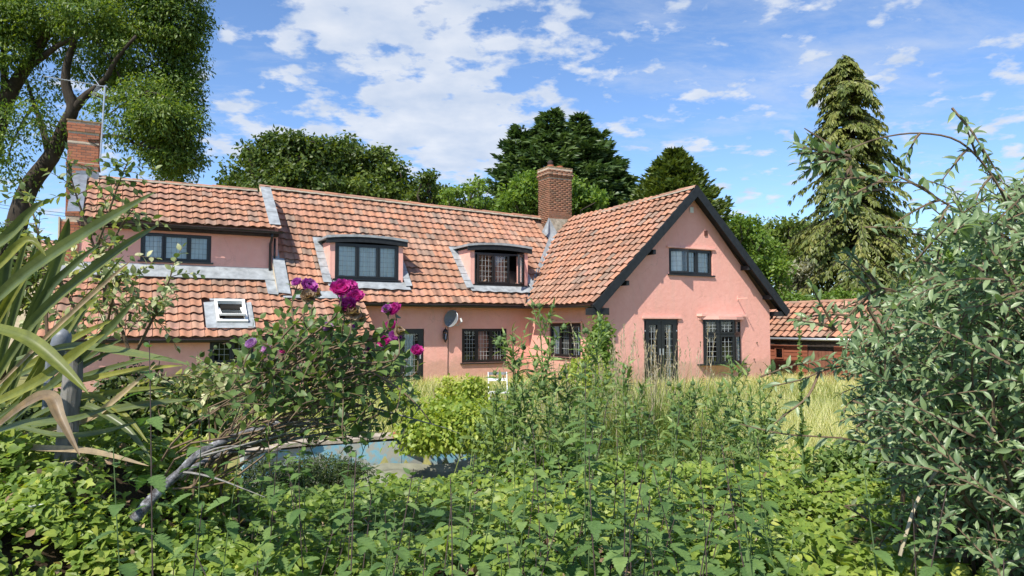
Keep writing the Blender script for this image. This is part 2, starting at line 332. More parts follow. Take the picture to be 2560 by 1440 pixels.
def window(parent, M, x0, x1, z0, z1, lights, rows, cols, came='lead_came', curtain=(), sill=True, rec=.05, name='window', cw=.05, room=True, bars=.055, depth=.75, fy=.075, flare=.3):
    mb = MB(); frame_bars(mb, x0, x1, z0, z1, bars, rec, rec+fy)
    ix0, ix1 = x0+bars, x1-bars; tot = sum(l[0] for l in lights); x = ix0; cells = []
    for k, l in enumerate(lights):
        xe = x+(ix1-ix0)*l[0]/tot; cells.append((x, xe, l))
        if k < len(lights)-1: mb.box(xe-.025, xe+.025, rec+.002, rec+fy-.002, z0+bars, z1-bars)
        x = xe
    w = mb.build(name, MAT['black_paint'], parent, mtx=M)
    if sill: MB().box(x0-.06, x1+.06, -.06, rec+.05, z0-.045, z0-.002).build('sill', MAT['black_paint'], w)
    for (a, b, l) in cells:
        op = l[1]; a += .008; b -= .008; za, zb = z0+bars*.75, z1-bars*.75; T = None
        if op:
            hx = a if l[2] == 'L' else b; T = Matrix.Translation((hx, rec, 0)) @ Matrix.Rotation(R(-op if l[2] == 'L' else op), 4, 'Z') @ Matrix.Translation((-hx, -rec, 0))
        cm = MB(); frame_bars(cm, a, b, za, zb, cw, rec-.018, rec+.045); cm.build('casement', MAT['black_paint'], w, mtx=T)
        ga, gb, gc, gd = a+cw, b-cw, za+cw, zb-cw
        MB().quad((ga, rec+.02, gc), (gb, rec+.02, gc), (gb, rec+.02, gd), (ga, rec+.02, gd)).build('pane', MAT['window_glass'], w, mtx=T)
        lm = MB(); t = .0032
        for i in range(1, cols): xx = ga+(gb-ga)*i/cols; lm.box(xx-t, xx+t, rec+.010, rec+.017, gc, gd)
        for j in range(1, rows): zz = gc+(gd-gc)*j/rows; lm.box(ga, gb, rec+.009, rec+.016, zz-t, zz+t)
        if lm.V: lm.build('leading', MAT[came], w, mtx=T)
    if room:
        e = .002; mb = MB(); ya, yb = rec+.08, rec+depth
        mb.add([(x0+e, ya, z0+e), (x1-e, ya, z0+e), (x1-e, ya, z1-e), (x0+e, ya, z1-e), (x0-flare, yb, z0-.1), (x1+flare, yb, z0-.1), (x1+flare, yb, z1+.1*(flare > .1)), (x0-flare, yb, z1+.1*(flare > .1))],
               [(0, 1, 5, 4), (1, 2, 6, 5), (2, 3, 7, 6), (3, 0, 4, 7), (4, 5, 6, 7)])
        mb.build('shade_backing', MAT['room_shade'], w)  # room box coloured near black, its darkness is painted shade
    for (a, b, mt, fo) in curtain:
        xa = x0+(x1-x0)*a; xb = x0+(x1-x0)*b
        curtain_mesh(xa, xb, z0+.03, z1-.03, rec+.10, fo).build('curtain', MAT[mt], w)
    return w
# ---- walls with their openings
gw = 6.77; apex = 3.385; sl = (6.0-2.42)/3.385
wall(cot, front(0), 0, gw, -.7, 6.05, [(2.47, 4.26, 3.40, 4.20), (1.48, 2.82, -.06, 2.0)], [(-sl, 1, 2.42), (sl, 1, 2.42+sl*gw)])
SW = side(0, 4.36)                                                   # x of this wall runs from the inner corner outwards
wall(cot, SW, 0, 4.36, -.7, 2.6, [(1.28, 3.15, .80, 1.88)])
wall(cot, front(4.36), -8.2, 0, -.7, 2.75, [(-5.46, -3.88, -.24, 1.70), (-2.56, -.90, .58, 1.70)])
wall(cot, front(5.0), -13.45, -8.32, 2.6, 4.85, [(-11.98, -10.17, 3.60, 4.38)])
wall(cot, front(2.75), -13.9, -6.2, -1.0, 1.75, [(-10.36, -9.28, .80, 1.42)])
mb = MB()                                                            # ends and backs that close the house
mb.quad((gw, 0, -.7), (gw, 8.2, -.7), (gw, 8.2, 2.42), (gw, 0, 2.42)); mb.quad((-6.2, 2.75, -1), (-6.2, 4.355, -1), (-6.2, 4.355, 2.6), (-6.2, 2.75, 1.7))
mb.quad((-13.9, 4.98, -1), (-13.9, 2.76, -1), (-13.9, 2.76, 1.6), (-13.9, 4.98, 3.2)); mb.quad((-8.2, 11.5, -.7), (gw, 11.5, -.7), (gw, 11.5, 2.5), (-8.2, 11.5, 2.5))
mb.quad((-8.42, 11.5, 2.5), (-8.42, 4.0, 2.5), (-8.42, 7.75, 6.25)); mb.quad((-13.9, 8.4, -1), (-8.2, 8.4, -1), (-8.2, 8.4, 4.6), (-13.9, 8.4, 4.6))
mb.quad((-8.33, 5.02, 3), (-8.33, 8.4, 3), (-8.33, 8.4, 4.7), (-8.33, 6.6, 5.98), (-8.33, 5.02, 4.75))
mb.build('end_wall', MAT['pink_render'], cot)
# dark plinth along the main wall
MB().box(-3.86, -.02, 4.25, 4.355, -.6, -.13).build('plinth', MAT['dark_deck'], cot)
# ---- windows and doors
window(cot, front(0), 2.47, 4.26, 3.40, 4.20, [(1.05, 28, 'L'), (.85, 0, ''), (1.0, 0, '')], 4, 3, 'dark_came', [(0, .46, 'curtain', 5), (.46, .64, 'net_curtain', 1), (.64, 1, 'curtain', 5)])
MB().box(2.38, 4.36, -.05, -.001, 4.215, 4.265).build('lintel', MAT['pink_board'], cot)
d = window(cot, front(0), 1.48, 2.82, -.06, 2.0, [(1, 0, ''), (1, 0, '')], 8, 3, 'lead_came', [(.78, .95, 'curtain', 3)], False, .04, 'door', .13, True, .07)
for x in (2.09, 2.21):
    MB().box(x-.016, x+.016, .0, .02, .90, 1.10).build('handle', MAT['galvanised'], d)
for x in (1.55, 2.75): MB().box(x-.035, x+.035, .024, .036, 1.62, 1.66).build('hinge', MAT['galvanised'], d)
MB().box(1.40, 2.92, -.06, -.001, 2.012, 2.075).build('lintel', MAT['pink_board'], cot)
window(cot, SW, 1.28, 3.15, .80, 1.88, [(1, 0, ''), (1, 0, ''), (1, 0, '')], 5, 4, 'lead_came', [(0, .25, 'curtain', 4), (.8, 1, 'curtain', 4)])
MB().box(1.18, 3.26, -.05, -.001, 1.895, 1.94).build('lintel', MAT['pink_board'], cot, mtx=SW)
d = window(cot, front(4.36), -5.46, -3.88, -.24, 1.70, [(1, 0, ''), (1, 0, '')], 8, 4, 'lead_came', [(.62, .8, 'net_curtain', 3)], False, .04, 'door', .11, True, .07)
MB().box(-4.02, -3.98, .0, .02, .75, .93).build('handle', MAT['galvanised'], d)
window(cot, front(4.36), -2.56, -.90, .58, 1.70, [(1, 0, ''), (1.05, 0, ''), (1.05, 0, '')], 7, 4, 'lead_came', [(.36, .52, 'pink_curtain', 4)])
window(cot, front(5.0), -11.98, -10.17, 3.60, 4.38, [(.95, 9, 'L'), (1.15, 0, ''), (.95, 0, '')], 4, 4, 'dark_came', [(.0, .34, 'curtain', 4), (.34, 1, 'net_curtain', 3)])
window(cot, front(2.75), -10.36, -9.28, .80, 1.42, [(1, 0, ''), (1, 0, '')], 3, 3, 'lead_came')
# bow window of the gable
bow = [(3.80, 0.0), (4.27, -.20), (4.93, -.20), (5.40, 0.0)]
for k in range(3):
    (a, va), (b, vb) = bow[k], bow[k+1]; L_ = math.hypot(b-a, vb-va); x = ((b-a)/L_, (vb-va)/L_, 0); y = (-x[1], x[0], 0)
    M = Mx((a, va-.03, 0), x, y)
    window(cot, M, 0, L_, .60, 1.52, [(1, 0, '')], 5, 3, 'lead_came', [], False, .0, 'window', .05, False, .04)
    window(cot, M, 0, L_, 1.53, 1.99, [(1, 0, '')], 3, 3, 'lead_came', [], False, .0, 'window', .045, False, .035)
# flat dark sheet on the wall paints the shaded room behind the bow
mb = MB(); mb.quad((3.82, -.004, .60), (5.38, -.004, .60), (5.38, -.004, 1.98), (3.82, -.004, 1.98)); mb.build('shade_backing', MAT['room_shade'], cot)
curtain_mesh(4.98, 5.3, .66, 1.5, -.03, 3).build('curtain', MAT['net_curtain'], cot)
MB().prism([(3.62, 0, 1.995), (3.74, -.12, 1.995), (4.22, -.29, 1.995), (4.98, -.29, 1.995), (5.46, -.12, 1.995), (5.58, 0, 1.995)], (0, 0, .10)).build('bow_head', MAT['pink_board'], cot)
MB().prism([(3.56, -.001, 2.096), (3.64, -.15, 2.096), (5.56, -.15, 2.096), (5.64, -.001, 2.096)], (0, 0, .075)).build('bow_head', MAT['pink_board'], cot)
MB().prism([(3.56, 0, .55), (3.66, -.14, .55), (4.22, -.31, .55), (4.98, -.31, .55), (5.54, -.14, .55), (5.64, 0, .55)], (0, 0, .045)).build('sill', MAT['black_paint'], cot)
mb = MB(); top = [(3.70, -.001, .548), (3.8, -.11, .548), (4.25, -.25, .548), (4.95, -.25, .548), (5.40, -.11, .548), (5.50, -.001, .548)]; bot = [(4.0, -.001, .30), (4.1, -.03, .30), (4.4, -.05, .30), (4.8, -.05, .30), (5.1, -.03, .30), (5.2, -.001, .30)]
mb.add(top+bot, [(i, i+1, 7+i, 6+i) for i in range(5)]+[(11, 10, 9, 8, 7, 6)]); mb.build('corbel', MAT['pink_render'], cot)
# ---- pantiles
TW, TG = .298, .335
def tile_template(nx=7):
    V = []; F = []; L_ = TG*1.16
    for j, y in enumerate((0, L_)):
        for i in range(nx+1):
            x = i/nx*1.07; z = .030*math.sin(2*math.pi*x-.5)+(.078 if j == 0 else .020)+.028*x; V.append((x*TW, y, z))
    for i in range(nx): F.append((i, i+1, nx+1+i+1, nx+1+i))
    b = len(V)
    for i in range(nx+1): x, y, z = V[i]; V.append((x, y, z))
    for i in range(nx+1): x, y, z = V[i]; V.append((x, y+.003, z-.015))
    for i in range(nx): F.append((b+nx+1+i, b+nx+1+i+1, b+i+1, b+i))
    return np.array(V), np.array(F)
TV, TF = tile_template(); tile_me = np_mesh('tile', TV, TF, MAT['pantile'], smooth=True)
TILES = []
class Roof:
    def __init__(s, parent, O, ex, ey, W, Ls, keep=None, smin=None, smax=None, warp=None, deck=None, s0=0.0, tiles=None):
        s.O = np.array(O, float); s.ex = np.array(ex, float); s.ey = np.array(ey, float); s.ez = np.cross(s.ex, s.ey); s.warp = warp or (lambda a, b: 0.0)
        s.smin = smin; s.smax = smax; s.W = W; s.Ls = Ls
        mb = MB()                                       # boarded deck under the tiles
        n = 12; P = []
        for j in (0, Ls):
            for i in range(n+1):
                q = W*i/n; lo = smin(j) if smin else 0; hi = smax(j) if smax else W; q = min(max(q, lo), hi)
                P.append(s.P(q, j, -.03))
        mb.add(P, [(i, i+1, n+2+i, n+1+i) for i in range(n)]); s.obj = mb.build('roof', MAT['pantile'], parent)
        s.out = tiles if tiles is not None else TILES
        for r in range(int(Ls/TG+.35)):
            for c in range(int(W/TW+.5)):
                a = c*TW+s0; t = r*TG
                if keep and not keep(a+TW/2, t+TG/2): continue
                lo = smin(t+TG/2) if smin else -1; hi = smax(t+TG/2) if smax else W+1
                if a+TW < lo or a > hi: continue
                cut = (smin is not None and a-.1 < lo) or (smax is not None and a+TW+.25 > hi)
                s.out.append((s, a+random.gauss(0, .004), t+random.gauss(0, .006), random.gauss(0, .003), random.gauss(0, .012), random.random(), cut))
    def P(s, a, t, h=0): return s.O+s.ex*a+s.ey*t+s.ez*h+np.array([0, 0, s.warp(a, t)])
def emit_tiles(tiles, thing, maxn, name='pantiles'):
    root = np.array(thing.matrix_basis @ Matrix()); cam_l = np.linalg.inv(root) @ np.array([*CAMP, 1]); cam_l = cam_l[:3]
    order = sorted(range(len(tiles)), key=lambda i: np.linalg.norm(tiles[i][0].P(tiles[i][1], tiles[i][2])-cam_l))
    solo = set([i for i in order if not tiles[i][6]][:maxn]); VV = []; FF = []; RR = []; b = 0
    for i, (rf, a, t, lift, rot, rn, cut) in enumerate(tiles):
        if i in solo:
            p = rf.P(a, t, lift); M = Mx(p, rf.ex, rf.ey, rf.ez) @ Matrix.Rotation(rot, 4, 'Z'); link('tile', tile_me, rf.obj, M)
        else:
            X = TV.copy(); c, s_ = math.cos(rot), math.sin(rot); xs = X[:, 0]*c-X[:, 1]*s_+a; ys = X[:, 0]*s_+X[:, 1]*c+t
            if rf.smin: xs = np.maximum(xs, [rf.smin(q) for q in ys])
            if rf.smax: xs = np.minimum(xs, [rf.smax(q) for q in ys])
            w = rf.warp(a, t); VV.append(rf.O+np.outer(xs, rf.ex)+np.outer(ys, rf.ey)+np.outer(X[:, 2]+lift, rf.ez)+np.array([0, 0, w]))
            FF.append(TF+b); b += len(TV); RR.append(np.full(len(TF), rn))
    if VV:
        o = link(name, np_mesh(name, np.concatenate(VV), np.concatenate(FF), MAT['pantile'], np.concatenate(RR), True), thing); tag(o, kind='stuff')
def ridge(rf, p, q, drop, r=.11, step=.42, mat='pantile', mort=True, n=None):
    p, q = Vector(p), Vector(q); L_ = (q-p).length; n = int(L_/step); d = (q-p)/n; mb = MB(); k = 7
    x = d.normalized(); sd = x.cross(Vector((0, 0, 1))).normalized()
    for i in range(n+1):
        pass
    for end in (0.0, d.length*1.03):
        for j in range(k+1):
            a = math.pi*j/k; rr = r*(1.0 if end == 0 else .93); mb.V.append(tuple(x*end+sd*(rr*math.cos(a))+Vector((0, 0, rr*math.sin(a)))))
    mb.F += [(j, j+1, k+2+j, k+1+j) for j in range(k)]; b = len(mb.V)
    mb.F.append(tuple(reversed(range(k+1)))); me = mb.mesh('ridge_tile', MAT['pantile'], False)
    for i in range(n):
        link('ridge_tile', me, rf.obj, Matrix.Translation(p+d*i+Vector((0, 0, random.gauss(0, .006)))))
    if mort:
        mb = MB(); m = 40; pts = []
        for i in range(m+1):
            c = p+(q-p)*i/m; h = .10+.025*math.sin(i*2.1)+random.uniform(-.02, .02)
            pts.append((c+drop*(r+.13+h*.3)+Vector((0, 0, .15)), c+Vector((0, 0, r*.85)), c-drop*0+Vector((0, 0, r*.5))))
        for i in range(m):
            mb.add([pts[i][0], pts[i+1][0], pts[i+1][1], pts[i][1]], [(0, 1, 2, 3)])
        mb.build('ridge_mortar', MAT['ridge_mortar'], rf.obj)
c45 = math.sqrt(.5)
# main roof
MO = (-8.45, 3.92, 2.47)
def m_warp(a, t):
    f = t/5.44; k = max(0, 1-a/2.2); return f*(.09-.31*min(1, max(0, a/10.75)))+(1-f)*.13*k*k+.012*math.sin(a*1.3+t)+.01*math.sin(2.1*t-a*.6)
def m_smax(t): v = 3.92+t*c45; return 8.15+.98*(v-4.0)-.09
DORM = [(-6.85, -4.52), (-2.15, .05)]
def m_keep(a, t):
    u = a-8.45; v = 3.92+t*c45
    for x0, x1 in DORM:
        if x0-.13 < u < x1+.10 and 4.42 < v < 6.0: return False
    if u > 2.0 and v > 6.75: return False
    return True
main = Roof(cot, MO, (1, 0, 0), (0, c45, c45), 12.2, 5.40, m_keep, None, m_smax, m_warp)
rL = main.P(-.02, 5.44, .04); rR = main.P(10.85, 5.44, .04); mid = main.P(5.2, 5.44, .02)
ridge(main, rL, mid, Vector((0, -c45, -c45))); ridge(main, mid, rR, Vector((0, -c45, -c45)))
# gable roof, left slope
GL = math.hypot(3.83, 3.66); gx = (3.83/GL, 0, 3.66/GL)
def g_smin(t): u = -.52+t*gx[0]; return min(8-(4.0+(u+.3)/.98)+.09, 8-1.0)
gab = Roof(cot, (-.52, 8.0, 2.41), (0, -1, 0), gx, 8.36, GL-.03, lambda a, t: not (8-a > 6.75), g_smin, None, lambda a, t: .012*math.sin(a*1.7+t)-.03*(1-abs(2*t/GL-1)))
ridge(gab, (3.31, 6.95, 6.0), (3.31, -.36, 6.08), Vector((-gx[0], 0, -gx[2])))
mb = MB(); mb.quad((3.31, -.35, 6.06), (7.25, -.35, 2.36), (7.25, 9, 2.36), (3.31, 9, 6.06)); mb.quad((3.31, 7.7, 6.02), (-8.4, 7.75, 6.3), (-8.4, 11.9, 2.4), (7.2, 11.9, 2.4)); mb.build('roof_back', MAT['pantile'], cot)
# left wing, upper roof
UL = math.hypot(1.92, 1.46); uy = (0, 1.92/UL, 1.46/UL)
upr = Roof(cot, (-13.38, 4.66, 4.60), (1, 0, 0), uy, 4.92, UL-.02, None, None, None, lambda a, t: .01*math.sin(a*1.9+t*2))
ridge(upr, (-13.1, 6.59, 6.04), (-8.72, 6.59, 6.05), Vector((0, -uy[1], -uy[2])))
mb = MB(); mb.quad((-13.4, 6.6, 6.04), (-8.3, 6.6, 6.04), (-8.3, 8.6, 4.5), (-13.4, 8.6, 4.5)); mb.build('roof_back', MAT['pantile'], cot)
# left wing, lean-to roof
LL = math.hypot(2.5, 1.86); ly = (0, 2.5/LL, 1.86/LL)
def l_keep(a, t):
    u = a-14.1; v = 2.48+t*ly[1]
    if u > -8.35 and v > 3.98: return False
    if -10.42 < u < -9.33 and 2.72 < v < 3.78: return False
    return v < 4.8
low = Roof(cot, (-14.1, 2.48, 1.46), (1, 0, 0), ly, 8.06, LL, l_keep, None, None, lambda a, t: .012*math.sin(a*1.5+t))
emit_tiles(TILES, cot, 300)
# ---- bargeboards, soffit and gable timbers
def barge(a, b):
    mb = MB(); a, b = Vector(a), Vector(b); n = Vector((-(b-a).z, 0, (b-a).x)).normalized(); n = n if n.z > 0 else -n
    mb.prism([a+n*.02, b+n*.02, b-n*.235, a-n*.235], (0, .045, 0)); mb.build('bargeboard', MAT['black_board'], cot)
barge((-.62, -.40, 2.36), (3.31, -.40, 6.14)); barge((3.31, -.399, 6.14), (7.30, -.399, 2.28))
mb = MB(); mb.prism([(-.55, -.354, 2.30), (-.55, -.002, 2.30), (3.31, -.002, 5.99), (3.31, -.354, 5.99)], (0, 0, -.02)); mb.prism([(7.2, -.354, 2.28), (7.2, -.002, 2.28), (3.31, -.002, 5.99), (3.31, -.354, 5.99)], (0, 0, -.02)); mb.build('soffit', MAT['black_board'], cot)
for u, z in ((.62, 3.04), (1.62, 4.0), (5.52, 3.68), (6.5, 2.74)): MB().box(u-.05, u+.05, -.36, -.005, z-.07, z+.07).build('purlin_end', MAT['black_board'], cot)
MB().box(-.60, -.05, -.355, .04, 2.10, 2.30).build('eave_box', MAT['black_board'], cot); MB().box(6.82, 7.22, -.355, .5, 2.12, 2.27).build('eave_box', MAT['black_board'], cot)
# ---- gutters and pipes
def gutter(p, q, r=.06):
    mb = MB(); p, q = Vector(p), Vector(q); d = (q-p).normalized(); sd = d.cross(Vector((0, 0, 1))); k = 8
    for c in (p, q):
        for rr in (r, r-.008):
            for j in range(k+1): a = math.pi*j/k; mb.V.append(tuple(c+sd*rr*math.cos(a)-Vector((0, 0, rr*math.sin(a)))))
    m = k+1
    for j in range(k): mb.F += [(j, j+1, 2*m+j+1, 2*m+j), (m+j+1, m+j, 3*m+j, 3*m+j+1)]
    mb.build('gutter', MAT['black_plastic'], cot, True)
gutter((-6.0, 3.86, 2.45), (-.42, 3.86, 2.43)); gutter((-8.35, 3.84, 2.56), (-6.45, 3.86, 2.50)); gutter((-.58, 3.75, 2.42), (-.58, -.3, 2.37)); gutter((-13.4, 4.60, 4.56), (-8.25, 4.60, 4.56)); gutter((-14.1, 2.42, 1.43), (-6.05, 2.42, 1.43))
MB().box(-13.4, -8.34, 4.76, 4.99, 4.44, 4.58).build('eave_board', MAT['soot'], cot); MB().box(-14.05, -6.1, 2.55, 2.745, 1.36, 1.47).build('eave_board', MAT['black_board'], cot); MB().box(-5.95, -.02, 3.98, 4.355, 2.40, 2.47).build('eave_board', MAT['black_board'], cot)
def pipe(pts, r=.038, m='black_plastic'): MB().tube(pts, r, 8).build('downpipe', MAT[m], cot, True)
pipe([(-8.55, 4.62, 4.50), (-8.55, 4.66, 4.36), (-8.55, 4.92, 4.22), (-8.55, 4.92, 3.42)]); pipe([(-8.42, 4.94, 4.4), (-8.42, 4.94, 3.5)], .03)
pipe([(-.45, -.22, 2.33), (-.45, -.22, 2.2), (-.1, -.08, 1.98), (-.1, -.08, -.3)]); pipe([(7.0, .1, 2.2), (6.95, .06, 2.08), (6.84, .06, 2.02)])
# ---- lead work
def sheet(name, pts, th=.012, mat='lead', wav=0): 
    mb = MB(); mb.prism(pts, (0, -.3*th, th)); return mb.build(name, MAT[mat], cot)
def on_low(u, v, h=.05): return (u, v, 1.46+(v-2.48)*.744+h+.05)
def on_main(u, v, h=.06): p = main.P(u+8.45, (v-3.92)/c45, h+.045); return tuple(p)
for k in range(7):                              # apron in lengths along the top of the lean-to
    a = -13.9+k*.79; sheet('flashing', [on_low(a, 4.52, .095), on_low(a+.788, 4.52, .095), on_low(a+.788, 4.985, .10), on_low(a, 4.985, .10)])
    MB().box(a, a+.788, 4.975, 4.997, 3.37, 3.50).build('flashing', MAT['lead'], cot)
mb = MB(); P = []                               # side of the main roof beside the wing
for v in (3.95, 4.3, 4.7, 5.05): P.append((on_main(-8.47, v, .10), on_low(-8.47, v, .08), on_main(-8.14, v, .105), on_low(-8.75, v, .10)))
for i in range(3): mb.quad(P[i][0], P[i+1][0], P[i+1][1], P[i][1]); mb.quad(P[i][0], P[i+1][0], P[i+1][2], P[i][2]); mb.quad(P[i][1], P[i+1][1], P[i+1][3], P[i][3])
mb.build('flashing', MAT['lead'], cot)
mb = MB()
for v0, v1 in ((5.06, 5.7), (5.71, 6.4), (6.41, 7.1)): mb.quad(on_main(-8.47, v0, .10), on_main(-8.47, v1, .10), on_main(-8.27, v1, .10), on_main(-8.27, v0, .10))
def on_upr(u, v, h=.07): return (u, v, 4.60+(v-4.66)*1.46/1.92+h+.09)
for v0, v1 in ((4.7, 5.3), (5.31, 5.95), (5.96, 6.6)): mb.quad(on_upr(-8.62, v0), on_upr(-8.3, v0), on_upr(-8.3, v1), on_upr(-8.62, v1))
mb.quad(on_upr(-8.46, 6.6, .1), on_upr(-8.30, 6.6, .1), (-8.30, 7.5, 6.2), (-8.46, 7.5, 6.2))
mb.build('flashing', MAT['lead'], cot)
MB().prism([(-8.475, 4.0, 2.55), (-8.475, 7.72, 6.35), (-8.475, 7.78, 6.43), (-8.475, 7.7, 6.43), (-8.475, 3.95, 2.66)], (.03, 0, 0)).build('verge', MAT['cream'], cot)
sheet('flashing', [on_low(-8.35, 3.80, .09), on_low(-6.5, 3.84, .08), on_low(-6.5, 4.1, .09), on_low(-8.35, 4.1, .09)])
mb = MB(); P = []                               # valley gutter
for i in range(9):
    v = 3.9+i*.375; u = -.3+.98*(v-4.0); z = 2.47+(v-3.92)-.02
    for du, dz in ((-.14, .085), (0, .03), (.13, .10)): P.append((u+du, v, z+dz-.25*0))
for i in range(8):
    for k in range(2): mb.quad(P[3*i+k], P[3*i+k+1], P[3*i+k+4], P[3*i+k+3])
mb.build('valley_lead', MAT['lead'], cot)
# ---- dormers
for di, (x0, x1) in enumerate(DORM):
    v0 = 4.60; zb = 3.16; zt = 4.40; vb = 3.92+(zt-2.47)+.05; wx0, wx1 = (-6.70, -4.67) if di == 0 else (-2.0, -.08)
    mb = MB()                                     # cheeks and front posts
    mb.prism([(x0, v0, zb-.1), (x0, v0, zt), (x0, vb+.1, zt)], (.04, 0, 0)); dr = mb.build('dormer', MAT['pink_board'], cot)
    MB().prism([(x1-.04, v0, zb-.1), (x1-.04, v0, zt), (x1-.04, vb+.1, zt)], (.04, 0, 0)).build('cheek', MAT['pink_board'], dr)
    for a_, b_ in ((x0+.041, wx0), (wx1, x1-.041)): MB().box(a_, b_, v0+.002, v0+.06, zb, zt).build('post', MAT['pink_board'], dr)
    n = 10; mb = MB(); fb = MB(); A = []; xa, xb = x0-.14, x1+.12
    for i in range(n+1):
        f = i/n; x = xa+(xb-xa)*f; h = .085*math.sin(math.pi*f)**.8; A.append((x, h))
    for i in range(n):
        (p, hp_), (q, hq) = A[i], A[i+1]
        def pr(m, va, vb_, za, zb_):
            m.add([(p, va, za+hp_), (q, va, za+hq), (q, va, zb_+hq), (p, va, zb_+hp_), (p, vb_, za+hp_), (q, vb_, za+hq), (q, vb_, zb_+hq), (p, vb_, zb_+hp_)],
                  [(0, 1, 2, 3), (3, 2, 6, 7), (0, 4, 5, 1)]+([(0, 3, 7, 4)] if i == 0 else [])+([(1, 5, 6, 2)] if i == n-1 else []))
        pr(mb, v0-.13, 6.25, zt+.06, zt+.135); pr(fb, v0-.10, v0-.05, zt-.10, zt+.062)
    mb.build('canopy', MAT['lead'], dr); fb.build('fascia', MAT['black_board'], dr)
    MB().prism([(x0, v0-.045, zt-.012), (x1, v0-.045, zt-.012), (x1, 5.9, zt-.012), (x0, 5.9, zt-.012)], (0, 0, .06)).build('ceiling', MAT['black_board'], dr)
    window(cot, front(v0), wx0, wx1, 3.24 if di == 0 else 3.20, 4.33 if di == 0 else 4.27,
           [(1, 0, ''), (1.05, 0, ''), (.95, 0, '')] if di == 0 else [(1, 8, 'R'), (.9, 0, ''), (.85, 48, 'R')], 6 if di == 0 else 5, 4, 'dark_came' if di == 0 else 'lead_came',
           [(0, .55, 'net_curtain', 5), (.55, .72, 'curtain', 2), (.72, 1, 'net_curtain', 3)] if di == 0 else [(.34, .6, 'pink_curtain', 3), (.86, .98, 'pink_curtain', 2)], True, .0, 'window', .05, True, .06, .7, .075, .02)
    # lead round the foot and cheeks
    lf = MB(); k = 12
    for i in range(k):
        a = x0-.12+(x1-x0+.26)*i/k; b = x0-.12+(x1-x0+.26)*(i+1)/k; w0, w1 = (.03*math.sin(i*2.6), .03*math.sin((i+1)*2.6))
        lf.quad(on_main(a, 4.30+w0*.7, .10), on_main(b, 4.30+w1*.7, .10), (b, v0-.005, zb+.02), (a, v0-.005, zb+.02))
    for u0, u1 in ((x0-.26, x0-.001), (x1+.001, x1+.22)):
        for j in range(6): va, vv = 4.42+j*.26, 4.42+(j+1)*.26-.012; lf.quad(on_main(u0, va, .095), on_main(u1, va, .105), on_main(u1, vv, .105), on_main(u0, vv, .09))
    lf.build('flashing', MAT['lead'], dr)
# ---- roof window of the lean-to
rw = empty('roof_window', (0, 0, 0), 0, cot)
bpy.data.objects.remove(rw)
def lowp(u, v, h): n = Vector((0, -1.86, 2.5)).normalized(); return tuple(Vector(on_low(u, v, 0))+n*h)
mb = MB()
for a, b, v0, v1 in ((-10.2, -10.13, 2.86, 3.66), (-9.50, -9.43, 2.86, 3.66), (-10.13, -9.5, 2.86, 2.93), (-10.13, -9.5, 3.59, 3.66)):
    mb.add([lowp(a, v0, .05), lowp(b, v0, .05), lowp(b, v1, .05), lowp(a, v1, .05), lowp(a, v0, .16), lowp(b, v0, .16), lowp(b, v1, .16), lowp(a, v1, .16)], [(4, 5, 6, 7), (0, 1, 5, 4), (1, 2, 6, 5), (2, 3, 7, 6), (3, 0, 4, 7)])
rw = mb.build('roof_window', MAT['white_paint'], cot)
c0 = Vector(lowp(-9.815, 3.26, .13)); T = Matrix.Translation(c0) @ Matrix.Rotation(math.atan(.744)-R(22), 4, 'X')
mb = MB(); frame_bars(mb, -.31, .31, -.44, .44, .05, -.02, .03); sash = mb.build('sash', MAT['white_paint'], rw, mtx=T @ Matrix.Rotation(R(-90), 4, 'X') @ Matrix.Scale(1, 4))
MB().quad((-.26, 0, -.39), (.26, 0, -.39), (.26, 0, .39), (-.26, 0, .39)).build('pane', MAT['window_glass'], rw, mtx=T @ Matrix.Rotation(R(-90), 4, 'X'))
MB().quad(lowp(-10.13, 2.93, .04), lowp(-9.5, 2.93, .04), lowp(-9.5, 3.59, .04), lowp(-10.13, 3.59, .04)).build('shade_backing', MAT['room_shade'], rw)  # flat dark sheet under the sash, painted as the shaded room below
mb = MB()
for a, b in ((-10.46, -10.205), (-9.425, -9.26)): mb.quad(lowp(a, 2.72, .07), lowp(b, 2.72, .09), lowp(b, 3.62, .11), lowp(a, 3.62, .07))
mb.quad(lowp(-10.46, 2.70, .075), lowp(-9.26, 2.70, .075), lowp(-9.26, 2.855, .10), lowp(-10.46, 2.855, .10)); mb.quad(lowp(-10.3, 3.665, .10), lowp(-9.4, 3.665, .10), lowp(-9.4, 3.8, .05), lowp(-10.3, 3.8, .05)); mb.build('flashing', MAT['lead'], rw)
# ---- chimneys of single bricks
BL, BH, MJ = .215, .064, .013
def brick_mesh(l, w=.10, h=BH):
    mb = MB(); e = .004; mb.box(0, l, 0, w, 0, h); return mb.mesh('brick', MAT['brick'])
stretcher = brick_mesh(BL); stretcher_old = stretcher.copy(); stretcher_old.materials[0] = MAT['old_brick']; NB = [0]; BR = [stretcher]
def brick_face(parent, O, ex, width, z0, z1, solo, joined):
    ex = Vector(ex); ny = Vector((-ex.y, ex.x, 0)); rows = int((z1-z0)/(BH+MJ))
    for r_ in range(rows):
        x = 0.0; z = z0+r_*(BH+MJ); odd = r_ % 2
        while x < width-.02:
            l = .1025 if (odd and x == 0) else BL
            if x+l > width: l = width-x
            j = random.gauss(0, .002)
            M = Mx(Vector(O)+ex*x+ny*(-.008+j)+Vector((0, 0, z)), ex, ny) @ Matrix.Diagonal((l/BL, 1, 1, 1))
            if solo and NB[0] < 300: link('brick', BR[0], parent, M); NB[0] += 1
            else: joined.append(M)
            x += l+MJ
